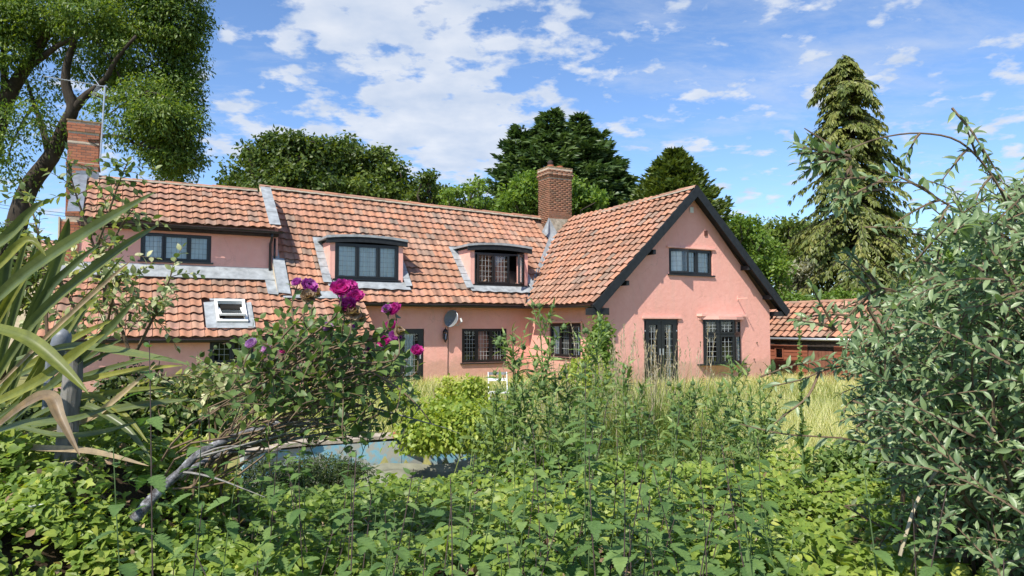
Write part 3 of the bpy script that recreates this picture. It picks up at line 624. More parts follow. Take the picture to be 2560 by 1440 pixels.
def chimney(u0, u1, v0, v1, z0, z1, bands, solo_from, name='chimney'):
    ch = MB().box(u0+.006, u1-.006, v0+.006, v1-.006, z0, z1).build(name, MAT['mortar'], cot); jn = []
    for zs, ze, grow in bands:
        a, b, c, d_ = u0-grow, u1+grow, v0-grow, v1+grow
        if grow > 0: MB().box(a+.008, b-.008, c+.008, d_-.008, zs-.004, ze+.004).build('mortar_bed', MAT['mortar'], ch)
        brick_face(ch, (a, c, 0), (1, 0, 0), b-a, zs, ze, zs >= solo_from, jn); brick_face(ch, (a, d_, 0), (0, -1, 0), d_-c, zs, ze, zs >= solo_from, jn)
        brick_face(ch, (b, c, 0), (0, 1, 0), d_-c, zs, ze, False, jn); brick_face(ch, (b, d_, 0), (-1, 0, 0), b-a, zs, ze, False, jn)
    base = np.array([v.co for v in stretcher.vertices]); bf = np.array([tuple(p.vertices) for p in stretcher.polygons]); VV = []; FF = []; RR = []
    for i, M in enumerate(jn):
        m = np.array(M); VV.append(base @ m[:3, :3].T+m[:3, 3]); FF.append(bf+8*i); RR.append(np.full(6, random.random()))
    if VV: tag(link('brickwork', np_mesh('brickwork', np.concatenate(VV), np.concatenate(FF), BR[0].materials[0], np.concatenate(RR)), ch), kind='stuff')
    return ch
ch = chimney(-13.87, -13.11, 6.45, 7.25, 4.6, 7.62, [(4.9, 6.36, 0), (6.36, 6.44, .03), (6.44, 7.0, 0), (7.0, 7.05, .015), (7.05, 7.34, 0), (7.34, 7.62, .03)], 4.85)
MB().box(-13.92, -13.06, 6.40, 7.30, 7.625, 7.66).build('cap', MAT['lichen_brick'], ch); MB().lathe([(.16, 0), (.17, .03), (.09, .06), (.03, .10), (0, .11)], 14, (-13.45, 6.85, 7.66)).build('cowl', MAT['dish_grey'], ch, True)
BR[0] = stretcher_old
ch = chimney(2.36, 3.44, 7.02, 7.84, 4.9, 8.10, [(5.75, 7.72, 0), (7.72, 7.80, .03), (7.80, 7.88, .055), (7.88, 8.10, .03)], 5.7)
MB().prism([(2.33, 6.99, 8.10), (3.47, 6.99, 8.10), (3.47, 7.87, 8.10), (2.33, 7.87, 8.10)], (0, 0, .05)).build('cap', MAT['lichen_brick'], ch)
for x in (2.68, 3.12): MB().lathe([(.13, 0), (.135, .04), (.12, .10), (.135, .13), (.11, .13), (.10, .02)], 14, (x, 7.4, 8.15)).build('chimney_pot', MAT['terracotta'], ch, True)
MB().lathe([(.10, .0), (.11, .10), (.12, .16), (.06, .22), (0, .23)], 12, (2.68, 7.42, 8.26)).build('cowl', MAT['soot'], ch, True)
sheet('flashing', [(2.0, 6.55, 5.35), (2.36, 6.98, 5.98), (2.36, 6.98, 6.06), (1.9, 6.6, 5.4)]); 
mb = MB(); mb.quad((2.30, 6.99, 6.05), (3.46, 6.99, 6.08), (2.62, 6.86, 5.42)); mb.build('apron', MAT['ridge_mortar'], cot)
mb = MB(); mb.quad(on_main(1.95, 6.98, .11), (2.34, 6.98, 6.08), (2.66, 6.80, 5.40), on_main(2.2, 6.55, .10)); mb.quad((3.44, 6.97, 6.09), (3.62, 6.9, 6.0), (2.86, 6.5, 5.52), (2.58, 6.80, 5.40)); mb.quad(on_main(2.1, 6.56, .1), (2.72, 6.82, 5.44), (2.72, 6.48, 5.36), (2.35, 6.40, 5.16)); mb.build('flashing', MAT['lead'], cot)
# brick corner and dark verge at the left end
pier = MB().box(-13.88, -13.46, 4.97, 5.4, -1, 4.6).build('brick_pier', MAT['mortar'], cot); jn = []
brick_face(pier, (-13.88, 4.962, 0), (1, 0, 0), .43, 2.4, 4.6, False, jn)
for M in jn: link('brick', stretcher, pier, M)
MB().box(-13.92, -13.885, 4.93, 5.5, -1, 4.66).build('corner_board', MAT['cream'], cot)
mb = MB(); mb.quad(on_upr(-13.72, 4.7, .06), on_upr(-13.36, 4.7, .09), on_upr(-13.36, 6.4, .09), on_upr(-13.72, 6.4, .06)); mb.quad((-13.87, 6.44, 5.9), (-13.08, 6.44, 5.9), (-13.08, 6.44, 6.22), (-13.87, 6.44, 6.22)); mb.build('verge_lead', MAT['dark_lead'], cot)
# small fittings fixed to the gable
MB().box(3.33, 3.47, -.03, -.001, 5.36, 5.54).build('vent', MAT['white_paint'], cot); MB().box(3.92, 4.04, -.03, -.001, 4.67, 4.83).build('vent', MAT['brown_plastic'], cot)
mb = MB(); mb.tube([(5.31, -.002, 2.68), (5.31, -.45, 2.68)], .014, 6); mb.tube([(5.31, -.01, 2.62), (5.31, -.01, 2.76)], .012, 6); mb.build('bracket', MAT['pink_board'], cot)
for x, z in ((6.14, 1.24), (6.0, .70), (6.27, .36)): MB().box(x-.012, x+.012, -.05, -.001, z-.02, z+.02).build('wall_hook', MAT['twig'], cot)
# ---- things fixed to the house that come off it
def cot_pt(u, v, z): return tuple(Vector(tuple(G0))+UX*u+VX*v+Vector((0, 0, z)))
t = empty('satellite_dish', cot_pt(-3.06, 4.36, 1.95), TH); tag(t, 'grey satellite dish on the pink wall between glazed door and window', 'satellite dish')
mb = MB(); Rd = .30; DM = Matrix.Translation((-.02, -.30, .08)) @ Matrix.Rotation(R(-62), 4, 'Z') @ Matrix.Rotation(R(78), 4, 'X')
prof = [(0, .075), (.1, .066), (.2, .04), (.27, .012), (Rd, 0)]; mb.lathe([(r_*.92, -z) for r_, z in prof], 22); mb.lathe([(r_*.92, -z-.012) for r_, z in reversed(prof)], 22)
mb.build('dish', MAT['dish_grey'], t, True, DM)
MB().lathe([(.272, -.012), (.285, -.006), (.285, .008), (.27, .006)], 22).build('rim', MAT['galvanised'], t, True, DM)
MB().tube([(0, 0, -.12), (0, -.1, -.12), (-.01, -.22, .0)], .022, 7).build('bracket', MAT['galvanised'], t)
MB().tube([(-.0, -.24, -.12), (.20, -.36, -.14), (.30, -.42, -.02)], .012, 6).build('arm', MAT['galvanised'], t); MB().tube([(.30, -.42, -.03), (.27, -.4, .09)], .035, 8).build('receiver', MAT['white_paint'], t)
MB().tube([(0, -.012, -.14), (.012, -.012, -.6), (0, -.012, -1.3), (0, -.012, -1.95)], .01, 5).build('cable', MAT['black_plastic'], t)
t = empty('wall_lantern', cot_pt(-3.2, 4.36, 1.47), TH); tag(t, 'black carriage lantern on the pink wall below the satellite dish', 'lantern')
mb = MB()
for k in range(6):
    a = math.pi*2*k/6; mb.bar((.06*math.cos(a), -.13+.06*math.sin(a), -.12), (.085*math.cos(a), -.13+.085*math.sin(a), .12), .014, .014)
mb.lathe([(.055, -.14), (.07, -.12), (.07, -.11)], 6, (0, -.13, 0)); mb.build('cage', MAT['black_paint'], t)
MB().lathe([(.10, .12), (.095, .14), (.05, .21), (.02, .23), (.015, .27), (0, .28)], 6, (0, -.13, 0)).build('cap', MAT['black_paint'], t); MB().lathe([(0, -.22), (.02, -.2), (.03, -.17), (.06, -.14)], 6, (0, -.13, 0)).build('finial', MAT['black_paint'], t)
MB().lathe([(.052, -.115), (.076, .115)], 6, (0, -.13, 0)).build('pane', MAT['window_glass'], t); MB().box(-.04, .04, -.02, 0, -.1, .1).build('backplate', MAT['black_paint'], t); MB().tube([(0, -.01, -.05), (0, -.08, -.2), (0, -.13, -.18)], .01, 6).build('arm', MAT['black_paint'], t)
t = empty('tv_aerial', cot_pt(-13.06, 6.42, 6.9), TH); tag(t, 'thin metal television aerial on a mast beside the left brick chimney', 'aerial')
MB().tube([(0, 0, -.3), (.06, 0, 1.85)], .022, 7).build('mast', MAT['galvanised'], t); top_ = Vector((.06, 0, 1.83))
bd = Vector((-.93, .22, .10)).normalized(); e_ = top_+bd*1.6
MB().tube([top_-bd*.08, e_], .011, 6).build('boom', MAT['galvanised'], t)
for k in range(14): c = top_+bd*(.35+k*.09); sdv = bd.cross(Vector((0, 0, 1))).normalized()*.085; MB().tube([c-sdv, c+sdv], .004, 4).build('element', MAT['galvanised'], t)
for sgn in (1, -1):
    mb = MB()
    for q in (-.1, -.03, .04, .11): o_ = bd.cross(Vector((0, 0, 1))).normalized()*q; mb.tube([top_+bd*.15+o_, top_+bd*.32*(1 if sgn < 0 else 1.25)+o_+Vector((0, 0, .34*sgn))], .005, 4)
    mb.build('reflector', MAT['galvanised'], t)
mb = MB(); mb.bar((-.02, 0, .25), (-.32, 0, .22), .03, .02); mb.bar((-.02, 0, .05), (-.32, 0, .20), .02, .02); mb.build('bracket', MAT['soot'], t)
# ================================================================== weatherboarded outbuilding
sh = empty('outbuilding', cot_pt(8.5, -3, 0), TH); tag(sh, 'red weatherboarded outbuilding with a hipped pantile roof beyond the gable', 'outbuilding')
# local frame: x = u-8.5, y = v+3
SM = Mx((0, 5.6, 0), (0, -1, 0), (1, 0, 0))
MB().box(.03, 3, .6, 5.6, -.8, 1.36).build('wall', MAT['soot'], sh)
bm_ = MB().add([(0, 0, 0), (1, 0, 0), (1, 0, .14), (0, 0, .14), (0, -.028, 0), (1, -.028, 0), (1, -.012, .14), (0, -.012, .14)], [(4, 5, 6, 7), (0, 1, 5, 4), (3, 7, 6, 2), (0, 4, 7, 3), (1, 2, 6, 5)]).mesh('board', MAT['weatherboard'])
wx = (1.30, 1.62); dxr = (2.72, 3.68)                                     # window and door along the wall
for k in range(14):
    z = -.75+k*.135
    if z > 1.05: break
    segs = [(0, dxr[0]-.05), (dxr[1]+.05, 5.0)]
    if .54 < z < 1.0: segs = [(0, wx[0]-.04), (wx[1]+.04, dxr[0]-.05), (dxr[1]+.05, 5.0)]
    for a, b in segs: link('board', bm_, sh, SM @ Matrix.Translation((a, 0, z)) @ Matrix.Diagonal((b-a, 1, 1, 1)))
MB().box(0, 5.0, -.015, .02, 1.07, 1.34).build('fascia', MAT['soot'], sh, mtx=SM)
mb = MB(); frame_bars(mb, wx[0]-.03, wx[1]+.03, .62, 1.02, .04, -.05, .0); w_ = mb.build('window', MAT['weatherboard'], sh, mtx=SM); MB().quad((wx[0], -.012, .65), (wx[1], -.012, .65), (wx[1], -.012, .99), (wx[0], -.012, .99)).build('pane', MAT['window_glass'], w_); MB().quad((wx[0], -.004, .65), (wx[1], -.004, .65), (wx[1], -.004, .99), (wx[0], -.004, .99)).build('shade_backing', MAT['room_shade'], w_)  # dark sheet behind the pane stands in for the shade indoors
dr = MB().box(dxr[0], dxr[1], -.02, .0, -.7, .95).build('door', MAT['door_wood'], sh, mtx=SM)
for k in range(7): a = dxr[0]+k*.137; MB().box(a+.006, a+.131, -.038, -.019, -.69, .94).build('plank', MAT['door_wood'], dr)
T2 = []; SL = math.hypot(1.55, 1.27); sy = (1.55/SL, 0, 1.27/SL)
def s_smax(t): return 5.35-max(0, t-.1)*.62
sroof = Roof(sh, (-.16, 5.75, 1.37), (0, -1, 0), sy, 5.4, SL, None, None, s_smax, lambda a, t: .01*math.sin(a*2), tiles=T2)
ridge(sroof, (1.4, 5.75, 2.64), (1.4, 1.62, 2.64), Vector((-sy[0], 0, -sy[2])), .10, mort=False); ridge(sroof, (1.4, 1.62, 2.64), (-.1, .42, 1.42), Vector((-1, 0, -1)).normalized(), .09, mort=False)
mb = MB(); mb.quad((1.4, 5.75, 2.6), (1.4, 1.62, 2.6), (3.1, .4, 1.3), (3.1, 5.75, 1.3)); mb.quad((1.4, 1.62, 2.6), (-.16, .4, 1.35), (3.1, .4, 1.3)); mb.build('roof_back', MAT['pantile'], sh)
emit_tiles(T2, sh, 110)
mb = MB(); mb.tube([(-.24, 5.6, 1.34), (-.24, .4, 1.34)], .045, 8); mb.build('gutter', MAT['galvanised'], sh, True)
# ================================================================== foliage tools
def unit(a): return a/np.maximum(np.linalg.norm(a, axis=-1, keepdims=True), 1e-9)
def frames(d, n):                                   # leaf axes: y along the leaf, z off its face
    y = unit(d); x = unit(np.cross(y, n)); z = np.cross(x, y); return np.stack([x, y, z], axis=-1)
def leaf_rhomb(w=.32, fold=.07, droop=.06):
    return np.array([(0, 0, 0), (w, .42, fold), (0, 1, -droop), (-w, .42, fold)]), np.array([(0, 1, 2), (0, 2, 3)])
def leaf_oval(w=.26, curl=.10, n=4, fold=.05):
    V = [(0, 0, 0)]; F = []
    for i in range(1, n):
        t = i/n; s = w*math.sin(math.pi*t**.85); z = -curl*(t-.3)**2*2
        V += [(-s, t, z+fold), (0, t, z), (s, t, z+fold)]
    V.append((0, 1, -curl)); e = len(V)-1
    F += [(0, 2, 1), (0, 3, 2)]
    for i in range(n-2):
        a = 1+3*i; F += [(a, a+1, a+4), (a, a+4, a+3), (a+1, a+2, a+5), (a+1, a+5, a+4)]
    a = 1+3*(n-2); F += [(a, a+1, e), (a+1, a+2, e)]
    return np.array(V), np.array(F)
def leaf_ivy():
    o = [(0, 0), (.24, -.10), (.50, .12), (.40, .40), (.20, .52), (0, 1.0), (-.20, .52), (-.40, .40), (-.50, .12), (-.24, -.10)]
    V = [(0, .32, .04)]+[(x, y, -.16*(abs(x)**1.5)-.10*max(0, y-.4)) for x, y in o]; n = len(o)
    return np.array(V), np.array([(0, 1+i, 1+(i+1) % n) for i in range(n)])
def leaf_heart():
    o = [(0, .08), (.20, -.06), (.44, .12), (.42, .42), (.22, .76), (0, 1.0), (-.22, .76), (-.42, .42), (-.44, .12), (-.20, -.06)]
    V = [(0, .36, -.06)]+[(x, y, .10*abs(x)-.12*max(0, y-.5)) for x, y in o]; n = len(o)
    return np.array(V), np.array([(0, 1+i, 1+(i+1) % n) for i in range(n)])
def leaf_nettle(w=.27, teeth=7, droop=.38):
    V = [(0, 0, 0)]; F = []; mid = [0]; n = teeth
    def zc(t): return .10*t-droop*t*t
    for i in range(1, n+1): t = i/n; V.append((0, t, zc(t))); mid.append(len(V)-1)
    for s in (1, -1):
        prev = 0
        for i in range(n):
            t0, t1 = i/n, (i+1)/n; tm = t0+.62/n
            wd = w*(math.sin(math.pi*(tm*.9+.10)**.72))*(1.0 if tm < .9 else .6); wi = w*math.sin(math.pi*min(1, (t1*.9+.10))**.72)*.80 if i < n-1 else 0
            V.append((s*wd, tm+.06, zc(tm)+.16*wd)); tip = len(V)-1
            if i < n-1: V.append((s*wi, t1, zc(t1)+.13*wi)); nx = len(V)-1
            else: nx = mid[n]
            q = [(mid[i], prev, tip), (mid[i], tip, mid[i+1]), (mid[i+1], tip, nx)]
            for a, b, c in q:
                if len({a, b, c}) == 3: F.append((a, b, c) if s > 0 else (a, c, b))
            prev = nx
    return np.array(V), np.array(F)
def inst(T, P, D, N, S, rnd):
    V, F = T; M = frames(D, N); X = np.einsum('nij,kj->nki', M*np.asarray(S)[:, None, None], V)+P[:, None, :]
    n = len(P); Fo = (F[None]+(np.arange(n)*len(V))[:, None, None]).reshape(-1, F.shape[1])
    return X.reshape(-1, 3), Fo, np.repeat(rnd, len(F))
LEAFM = {}
def leaf_variants(key, T, mat):
    if (key, mat) not in LEAFM: LEAFM[(key, mat)] = [np_mesh('leaf', T[0], T[1], MAT[mat], np.full(len(T[1]), v), True) for v in (.08, .3, .5, .7)]
    return LEAFM[(key, mat)]
def foliage(parent, name, key, T, P, D, N, S, rnd, mat, solo=0, smooth=False):
    base = np.array(parent.location) if parent else np.zeros(3); P = np.asarray(P); S = np.asarray(S); rnd = np.asarray(rnd); keep = np.ones(len(P), bool)
    if solo:
        fr = P-CAMP; px = np.abs(fr[:, 0]/np.maximum(fr[:, 1], .1)); py = fr[:, 2]/np.maximum(fr[:, 1], .1)
        score = S/np.linalg.norm(fr, axis=1)*((px < .70) & (py > -.34) & (py < .45)); idx = np.argsort(-score)[:solo]; keep[idx] = False
        vs = leaf_variants(key, T, mat); M = frames(D[idx], N[idx])
        for k, i in enumerate(idx):
            m = M[k]*S[i]; p = P[i]-base
            link('leaf', vs[min(3, int(rnd[i]*4))], parent, Matrix(((*m[0], p[0]), (*m[1], p[1]), (*m[2], p[2]), (0, 0, 0, 1))))
    if keep.any():
        V, F, r = inst(T, P[keep]-base, D[keep], N[keep], S[keep], rnd[keep])
        return tag(link(name, np_mesh(name, V, F, MAT[mat], r, smooth), parent), kind='stuff')
def rdir(n): return unit(RNG.normal(size=(n, 3)))
# leaf colours
leafmat('leaf_ash', [(.028, .062, .012), (.055, .11, .018), (.10, .17, .026), (.20, .27, .045)], .38)
leafmat('leaf_oak', [(.022, .048, .012), (.05, .09, .018), (.10, .15, .026), (.18, .23, .045)], .32)
leafmat('leaf_light', [(.06, .12, .02), (.10, .18, .028), (.15, .24, .04), (.22, .31, .06)], .4)
leafmat('leaf_conifer', [(.024, .05, .02), (.045, .085, .028), (.075, .125, .038), (.12, .175, .055)], .22, (1.3, 1.4, .7))
leafmat('leaf_yew', [(.03, .055, .013), (.055, .09, .017), (.09, .13, .022), (.14, .18, .035)], .22)
leafmat('leaf_cedar', [(.055, .09, .024), (.12, .155, .036), (.20, .225, .055), (.32, .31, .10)], .3)
leafmat('leaf_elaeagnus', [(.10, .155, .07), (.16, .235, .105), (.235, .32, .15), (.38, .45, .25)], .32, (1.3, 1.5, .7), .4, .45)
leafmat('leaf_ivy', [(.06, .12, .024), (.12, .20, .036), (.19, .28, .05), (.30, .38, .075), (.44, .46, .10)], .38)
leafmat('leaf_nettle', [(.058, .115, .036), (.09, .165, .05), (.13, .215, .065), (.19, .28, .085)], .32, (1.4, 1.6, .7), .6, .2)
leafmat('leaf_rose', [(.045, .09, .03), (.08, .14, .042), (.13, .20, .055), (.24, .30, .085)], .3)
leafmat('leaf_gold', [(.10, .18, .025), (.20, .29, .04), (.32, .39, .06), (.45, .48, .11)], .38)
leafmat('leaf_varieg', [(.05, .095, .03), (.10, .16, .045), (.28, .32, .13), (.58, .57, .34)], .32)
leafmat('leaf_box', [(.018, .035, .010), (.03, .055, .012), (.05, .08, .016), (.085, .12, .022)], .2)
leafmat('leaf_thistle', [(.07, .13, .035), (.12, .20, .05), (.18, .26, .07), (.26, .33, .11)], .3)
leafmat('leaf_grey', [(.16, .18, .12), (.25, .27, .18), (.36, .36, .27), (.5, .48, .38)], .3)
leafmat('grass_dry', [(.26, .33, .085), (.40, .45, .15), (.55, .55, .25), (.66, .61, .38)], .4)
leafmat('grass_green', [(.075, .14, .028), (.13, .20, .04), (.20, .26, .055), (.34, .34, .11)], .4)
leafmat('seed_head', [(.22, .16, .11), (.34, .27, .17), (.46, .40, .26)], .3)
leafmat('phormium_green', [(.04, .065, .028), (.075, .105, .04), (.115, .15, .05), (.20, .22, .065)], .22, (1.5, 1.5, .6), .38, .5, 9)
leafmat('phormium_yellow', [(.09, .12, .028), (.16, .185, .038), (.26, .26, .055)], .3)
leafmat('phormium_dead', [(.17, .11, .06), (.30, .22, .13), (.42, .33, .21)], .25)
leafmat('petal_magenta', [(.40, .018, .17), (.55, .035, .27), (.68, .10, .40)], .3, (1.2, .8, 1.2))
leafmat('petal_purple', [(.32, .045, .26), (.45, .09, .38), (.55, .2, .5)], .3, (1.2, .8, 1.2))
leafmat('petal_lilac', [(.48, .22, .50), (.58, .33, .58), (.66, .46, .64)], .3, (1.1, .9, 1.1))
leafmat('petal_dead', [(.22, .13, .08), (.30, .20, .13), (.40, .30, .2)], .2)
# ================================================================== ground
LEAF2 = leaf_rhomb(); NEEDLE = leaf_rhomb(.14, .03, .05); OVAL = leaf_oval(); IVY = leaf_ivy(); HEART = leaf_heart()
def gz(px, py, z=0.0): d = ray(px, py); return CAMP+d*((z-EYE)/d[2])
EDGE = [gz(600, 1136), gz(690, 1122), gz(790, 1112), gz(900, 1104), gz(1000, 1098), gz(1080, 1092), gz(1180, 1086), gz(1330, 1076)]     # far rim of the old pool
def edge_y(x):
    xs = [p[0] for p in EDGE]; return np.interp(x, xs, [p[1] for p in EDGE])
def bank_h(x, y):                                   # the overgrown bank in front of us
    top = .58+.05*np.sin(x*1.7+.4)+.04*np.sin(y*2.3+x)+.50*np.clip((-x-1.3)/.6, 0, 1)*np.clip((4.4-y)/.8, 0, 1)*np.clip((y-1.5)/1.6, 0, 1)-.16*np.exp(-((x+1.75)**2/.5+(y-5.6)**2/.8))-.05*np.clip(x-.2, 0, 1.2)+.10*np.clip((x-1.3)/1.0, 0, 1)
    return top*np.clip((6.25-y)/.85, 0, 1)*np.clip((y+1.0)/1.2, 0, 1)
def ground_h(x, y):
    h = bank_h(x, y)
    inside = (x > -4.6) & (x < 1.5) & (y < edge_y(x)-.05) & (y > 6.9)
    h = np.where(inside, -.55, h)
    return h+.03*np.sin(x*.5)*np.sin(y*.4)*(y > 12)
xs = np.unique(np.concatenate([np.linspace(-220, -9, 14), np.linspace(-9, 9, 121), np.linspace(9, 220, 14)])); ys = np.unique(np.concatenate([np.linspace(-60, 0, 6), np.linspace(0, 15, 101), np.linspace(15, 30, 16), np.linspace(30, 420, 12)]))
XX, YY = np.meshgrid(xs, ys); ZZ = ground_h(XX, YY); nx_ = len(xs); V = np.stack([XX, YY, ZZ], -1).reshape(-1, 3)
ii, jj = np.meshgrid(np.arange(len(xs)-1), np.arange(len(ys)-1)); a = (jj*nx_+ii).ravel(); F = np.stack([a, a+1, a+nx_+1, a+nx_], -1)
m, nt, b = bsdf_mat('soil_grass', .95, .1); n1 = nz(nt, .8, 7, .65); n2 = nz(nt, 9, 6, .7)
c = ramp(nt, n1, [(.3, (.15, .17, .045)), (.55, (.25, .25, .085)), (.75, (.34, .29, .13))]); c = mixc(nt, .5, c, ramp(nt, n2, [(.3, (.10, .085, .05)), (.7, (.32, .30, .12))]))
tcg = nt.nodes.new('ShaderNodeTexCoord'); sp_ = nt.nodes.new('ShaderNodeSeparateXYZ'); nt.links.new(tcg.outputs['Object'], sp_.inputs[0]); dv = nt.nodes.new('ShaderNodeMath'); dv.operation = 'MULTIPLY'; dv.inputs[1].default_value = .1; nt.links.new(sp_.outputs[1], dv.inputs[0])
c = mixc(nt, ramp(nt, dv.outputs[0], [(.62, (1, 1, 1)), (.80, (0, 0, 0))]), c, (.045, .032, .02))                # dark soil under the ivy, also painting the shade between its leaves
nt.links.new(c, b.inputs['Base Color']); bump(nt, b, n2, .6, .04)
tag(link('ground', np_mesh('ground', V, F, m, smooth=True)), kind='structure')
# ================================================================== trees
def limb_px(pts, r0, r1, dj=.0):                     # limb given by points in the view and their distances
    P = [Vector(at(*p)) for p in pts]; n = len(P); return P, [r0+(r1-r0)*i/(n-1) for i in range(n)]
def smooth_path(P, Rr, k=3):
    out = []; ro = []
    for i in range(len(P)-1):
        p0 = P[max(i-1, 0)]; p1 = P[i]; p2 = P[i+1]; p3 = P[min(i+2, len(P)-1)]
        for j in range(k):
            t = j/k; out.append(.5*((2*p1)+(p2-p0)*t+(2*p0-5*p1+4*p2-p3)*t*t+(3*p1-p0-3*p2+p3)*t**3)); ro.append(Rr[i]+(Rr[i+1]-Rr[i])*t)
    out.append(P[-1]); ro.append(Rr[-1]); return out, ro
def wob(p, q, r0, r1, n=5, amp=.08):
    p, q = Vector(p), Vector(q); L_ = (q-p).length; out = []
    for i in range(n+1):
        t = i/n; o = Vector(RNG.normal(size=3))*amp*L_*(0 if i in (0, n) else 1)*.5; out.append(p+(q-p)*t+o+Vector((0, 0, -amp*L_*math.sin(math.pi*t)*-.5)))
    return out, [r0+(r1-r0)*i/n for i in range(n+1)]
def clumps(lobes, per, csize, nclump):
    """points of clumps through the volume of the lobes, thicker towards the outside"""
    P = []; O = []; K = []
    vol = np.array([l[1][0]*l[1][1]*l[1][2]*l[2] for l in lobes])**.75; vol /= vol.sum(); cid = 0
    for (c, r, w), f in zip(lobes, vol):
        n = max(4, int(nclump*f)); d = rdir(n); rad = RNG.uniform(.35, 1, n)**.5; cen = np.array(c)+d*rad[:, None]*np.array(r)*RNG.uniform(.9, 1.1, (n, 1))
        k = RNG.poisson(per, n)+2
        for i in range(n):
            q = rdir(k[i])*RNG.uniform(.1, 1, (k[i], 1))**.5*csize*RNG.uniform(.7, 1.3)*np.array([1.15, 1.15, .75]); P.append(cen[i]+q); O.append(np.repeat(d[i][None], k[i], 0)+q/csize*.7); K.append(np.full(k[i], RNG.random()))
    return np.concatenate(P), np.concatenate(O), np.concatenate(K)
def broad_tree(name, label, base, lobes, mat, nclump, per, csize, leaf, trunk_r=.3, group=None, paths=None, T=LEAF2, hang=.0, cat='tree', crown='crown', trunk=True):
    base = np.array(base, float); t = empty(name, tuple(base)); tag(t, label, cat, group)
    mb = MB(); cen = Vector(tuple(np.mean([l[0] for l in lobes], axis=0)))
    if paths:
        for P, r in paths: P, r = smooth_path(P, r); mb.tube([p-Vector(tuple(base)) for p in P], r, 9)
    elif trunk:
        top = cen*.75+Vector(tuple(base))*.25; P, r = wob(base, top, trunk_r, trunk_r*.55, 6, .04); mb.tube([p-Vector(tuple(base)) for p in P], r, 9)
        for (c, rd, w) in lobes:
            s = Vector(tuple(base))*.3+top*.7+(Vector(RNG.normal(size=3))*.2); P, r = wob(s, c, trunk_r*.45, trunk_r*.12, 5, .1); mb.tube([p-Vector(tuple(base)) for p in P], r, 6)
            for k in range(3):
                q = np.array(c)+rdir(1)[0]*np.array(rd)*.8; P, r = wob(c, q, trunk_r*.14, trunk_r*.04, 3, .12); mb.tube([p-Vector(tuple(base)) for p in P], r, 5)
    if mb.V: mb.build('trunk', MAT['bark'], t, True)
    P, O, K = clumps(lobes, per, csize, nclump); n = len(P)
    N = unit(unit(O)*.7+np.array([0, 0, .55])+RNG.normal(size=(n, 3))*.5); D = unit(unit(O)*.5+RNG.normal(size=(n, 3))*.7+np.array([0, 0, -.25-hang]))
    S = leaf*RNG.uniform(.6, 1.25, n); foliage(t, crown, 'l2', T, P, D, N, S, np.clip(K*.55+RNG.random(n)*.45, 0, .999), mat); return t
def lob(px, py, d, rx, ry, w=1.0, rd=None):
    s = d/FPX; return (at(px, py, d), (rx*s, (rd if rd is not None else rx)*s, ry*s), w)
# the old tree at the left
L = []
for px, py, rx, ry, w in ((430, 50, 85, 90, 2.2), (455, 150, 55, 80, 2.2), (430, 235, 70, 75, 2.4), (450, 320, 55, 60, 2.2), (440, 385, 58, 55, 2.2), (440, 430, 38, 42, 1.8), (395, 290, 60, 55, 1.8), (395, 370, 50, 40, 1.4), (340, 40, 90, 70, 1.2),
                          (300, 130, 80, 60, 1.0), (360, 250, 60, 60, .9), (370, 330, 50, 45, .8), (220, 40, 90, 60, 1.0), (110, 30, 90, 60, 1.1), (20, 40, 70, 70, 1.2), (30, 120, 60, 55, 1.1), (140, 110, 70, 45, .5), (210, 170, 55, 35, .5),
                          (310, 190, 60, 40, .8), (120, 230, 60, 45, .35), (60, 290, 60, 40, .35), (20, 370, 50, 55, .55), (130, 330, 55, 45, .30), (270, 260, 60, 40, .35), (300, 330, 55, 35, .35), (40, 440, 40, 30, .4), (400, -60, 110, 60, 1.2), (200, -60, 150, 60, 1.2), (-60, 0, 90, 110, 1.2), (-70, 200, 60, 80, .8), (220, 330, 30, 25, .25)):
    L.append(lob(px, py, 27.5+RNG.uniform(-1.6, 1.6), rx, ry, w, rx*.8))
PT = [limb_px([(25, 700, 28), (40, 570, 28), (72, 470, 28), (128, 392, 28), (163, 315, 27.8), (182, 268, 27.6), (165, 215, 27.5), (168, 160, 27.4), (190, 90, 27)], .42, .10),
      limb_px([(176, 285, 27.7), (215, 240, 27.4), (262, 200, 27), (290, 150, 26.6), (340, 90, 26.3)], .17, .05), limb_px([(125, 395, 28), (104, 310, 28.3), (86, 262, 28.6), (66, 200, 28.8)], .15, .05),
      limb_px([(-60, 560, 29), (-25, 400, 29), (5, 285, 28.8), (38, 210, 28.6), (72, 160, 28.4), (112, 90, 28), (150, 10, 27.6), (190, -60, 27.4)], .36, .12), limb_px([(2, 300, 28.8), (12, 220, 28.6), (8, 140, 28.4), (20, 60, 28)], .2, .07),
      limb_px([(60, 175, 28.5), (110, 140, 28), (160, 105, 27.6), (230, 80, 27)], .16, .05), limb_px([(160, 325, 27.8), (215, 342, 27.2), (290, 340, 26.7), (345, 362, 26.4), (400, 372, 26.2)], .10, .03), limb_px([(225, 232, 27.3), (300, 250, 26.8), (370, 230, 26.4), (430, 250, 26)], .09, .03),
      limb_px([(180, 262, 27.6), (240, 215, 27.9), (330, 180, 28), (420, 150, 28)], .09, .03), limb_px([(86, 262, 28.6), (60, 300, 28.7), (30, 360, 28.8), (15, 420, 28.9)], .07, .02), limb_px([(345, 362, 26.4), (380, 345, 26.2), (430, 330, 26)], .04, .015)]
for k in range(26):                                  # finer boughs between the limbs and the leaf masses
    l = L[int(RNG.integers(len(L)))]; s = PT[int(RNG.integers(len(PT)))][0]; p = s[int(RNG.integers(1, len(s)))]
    if (Vector(l[0])-p).length < 4: PT.append(wob(p, l[0], .05, .012, 4, .15))
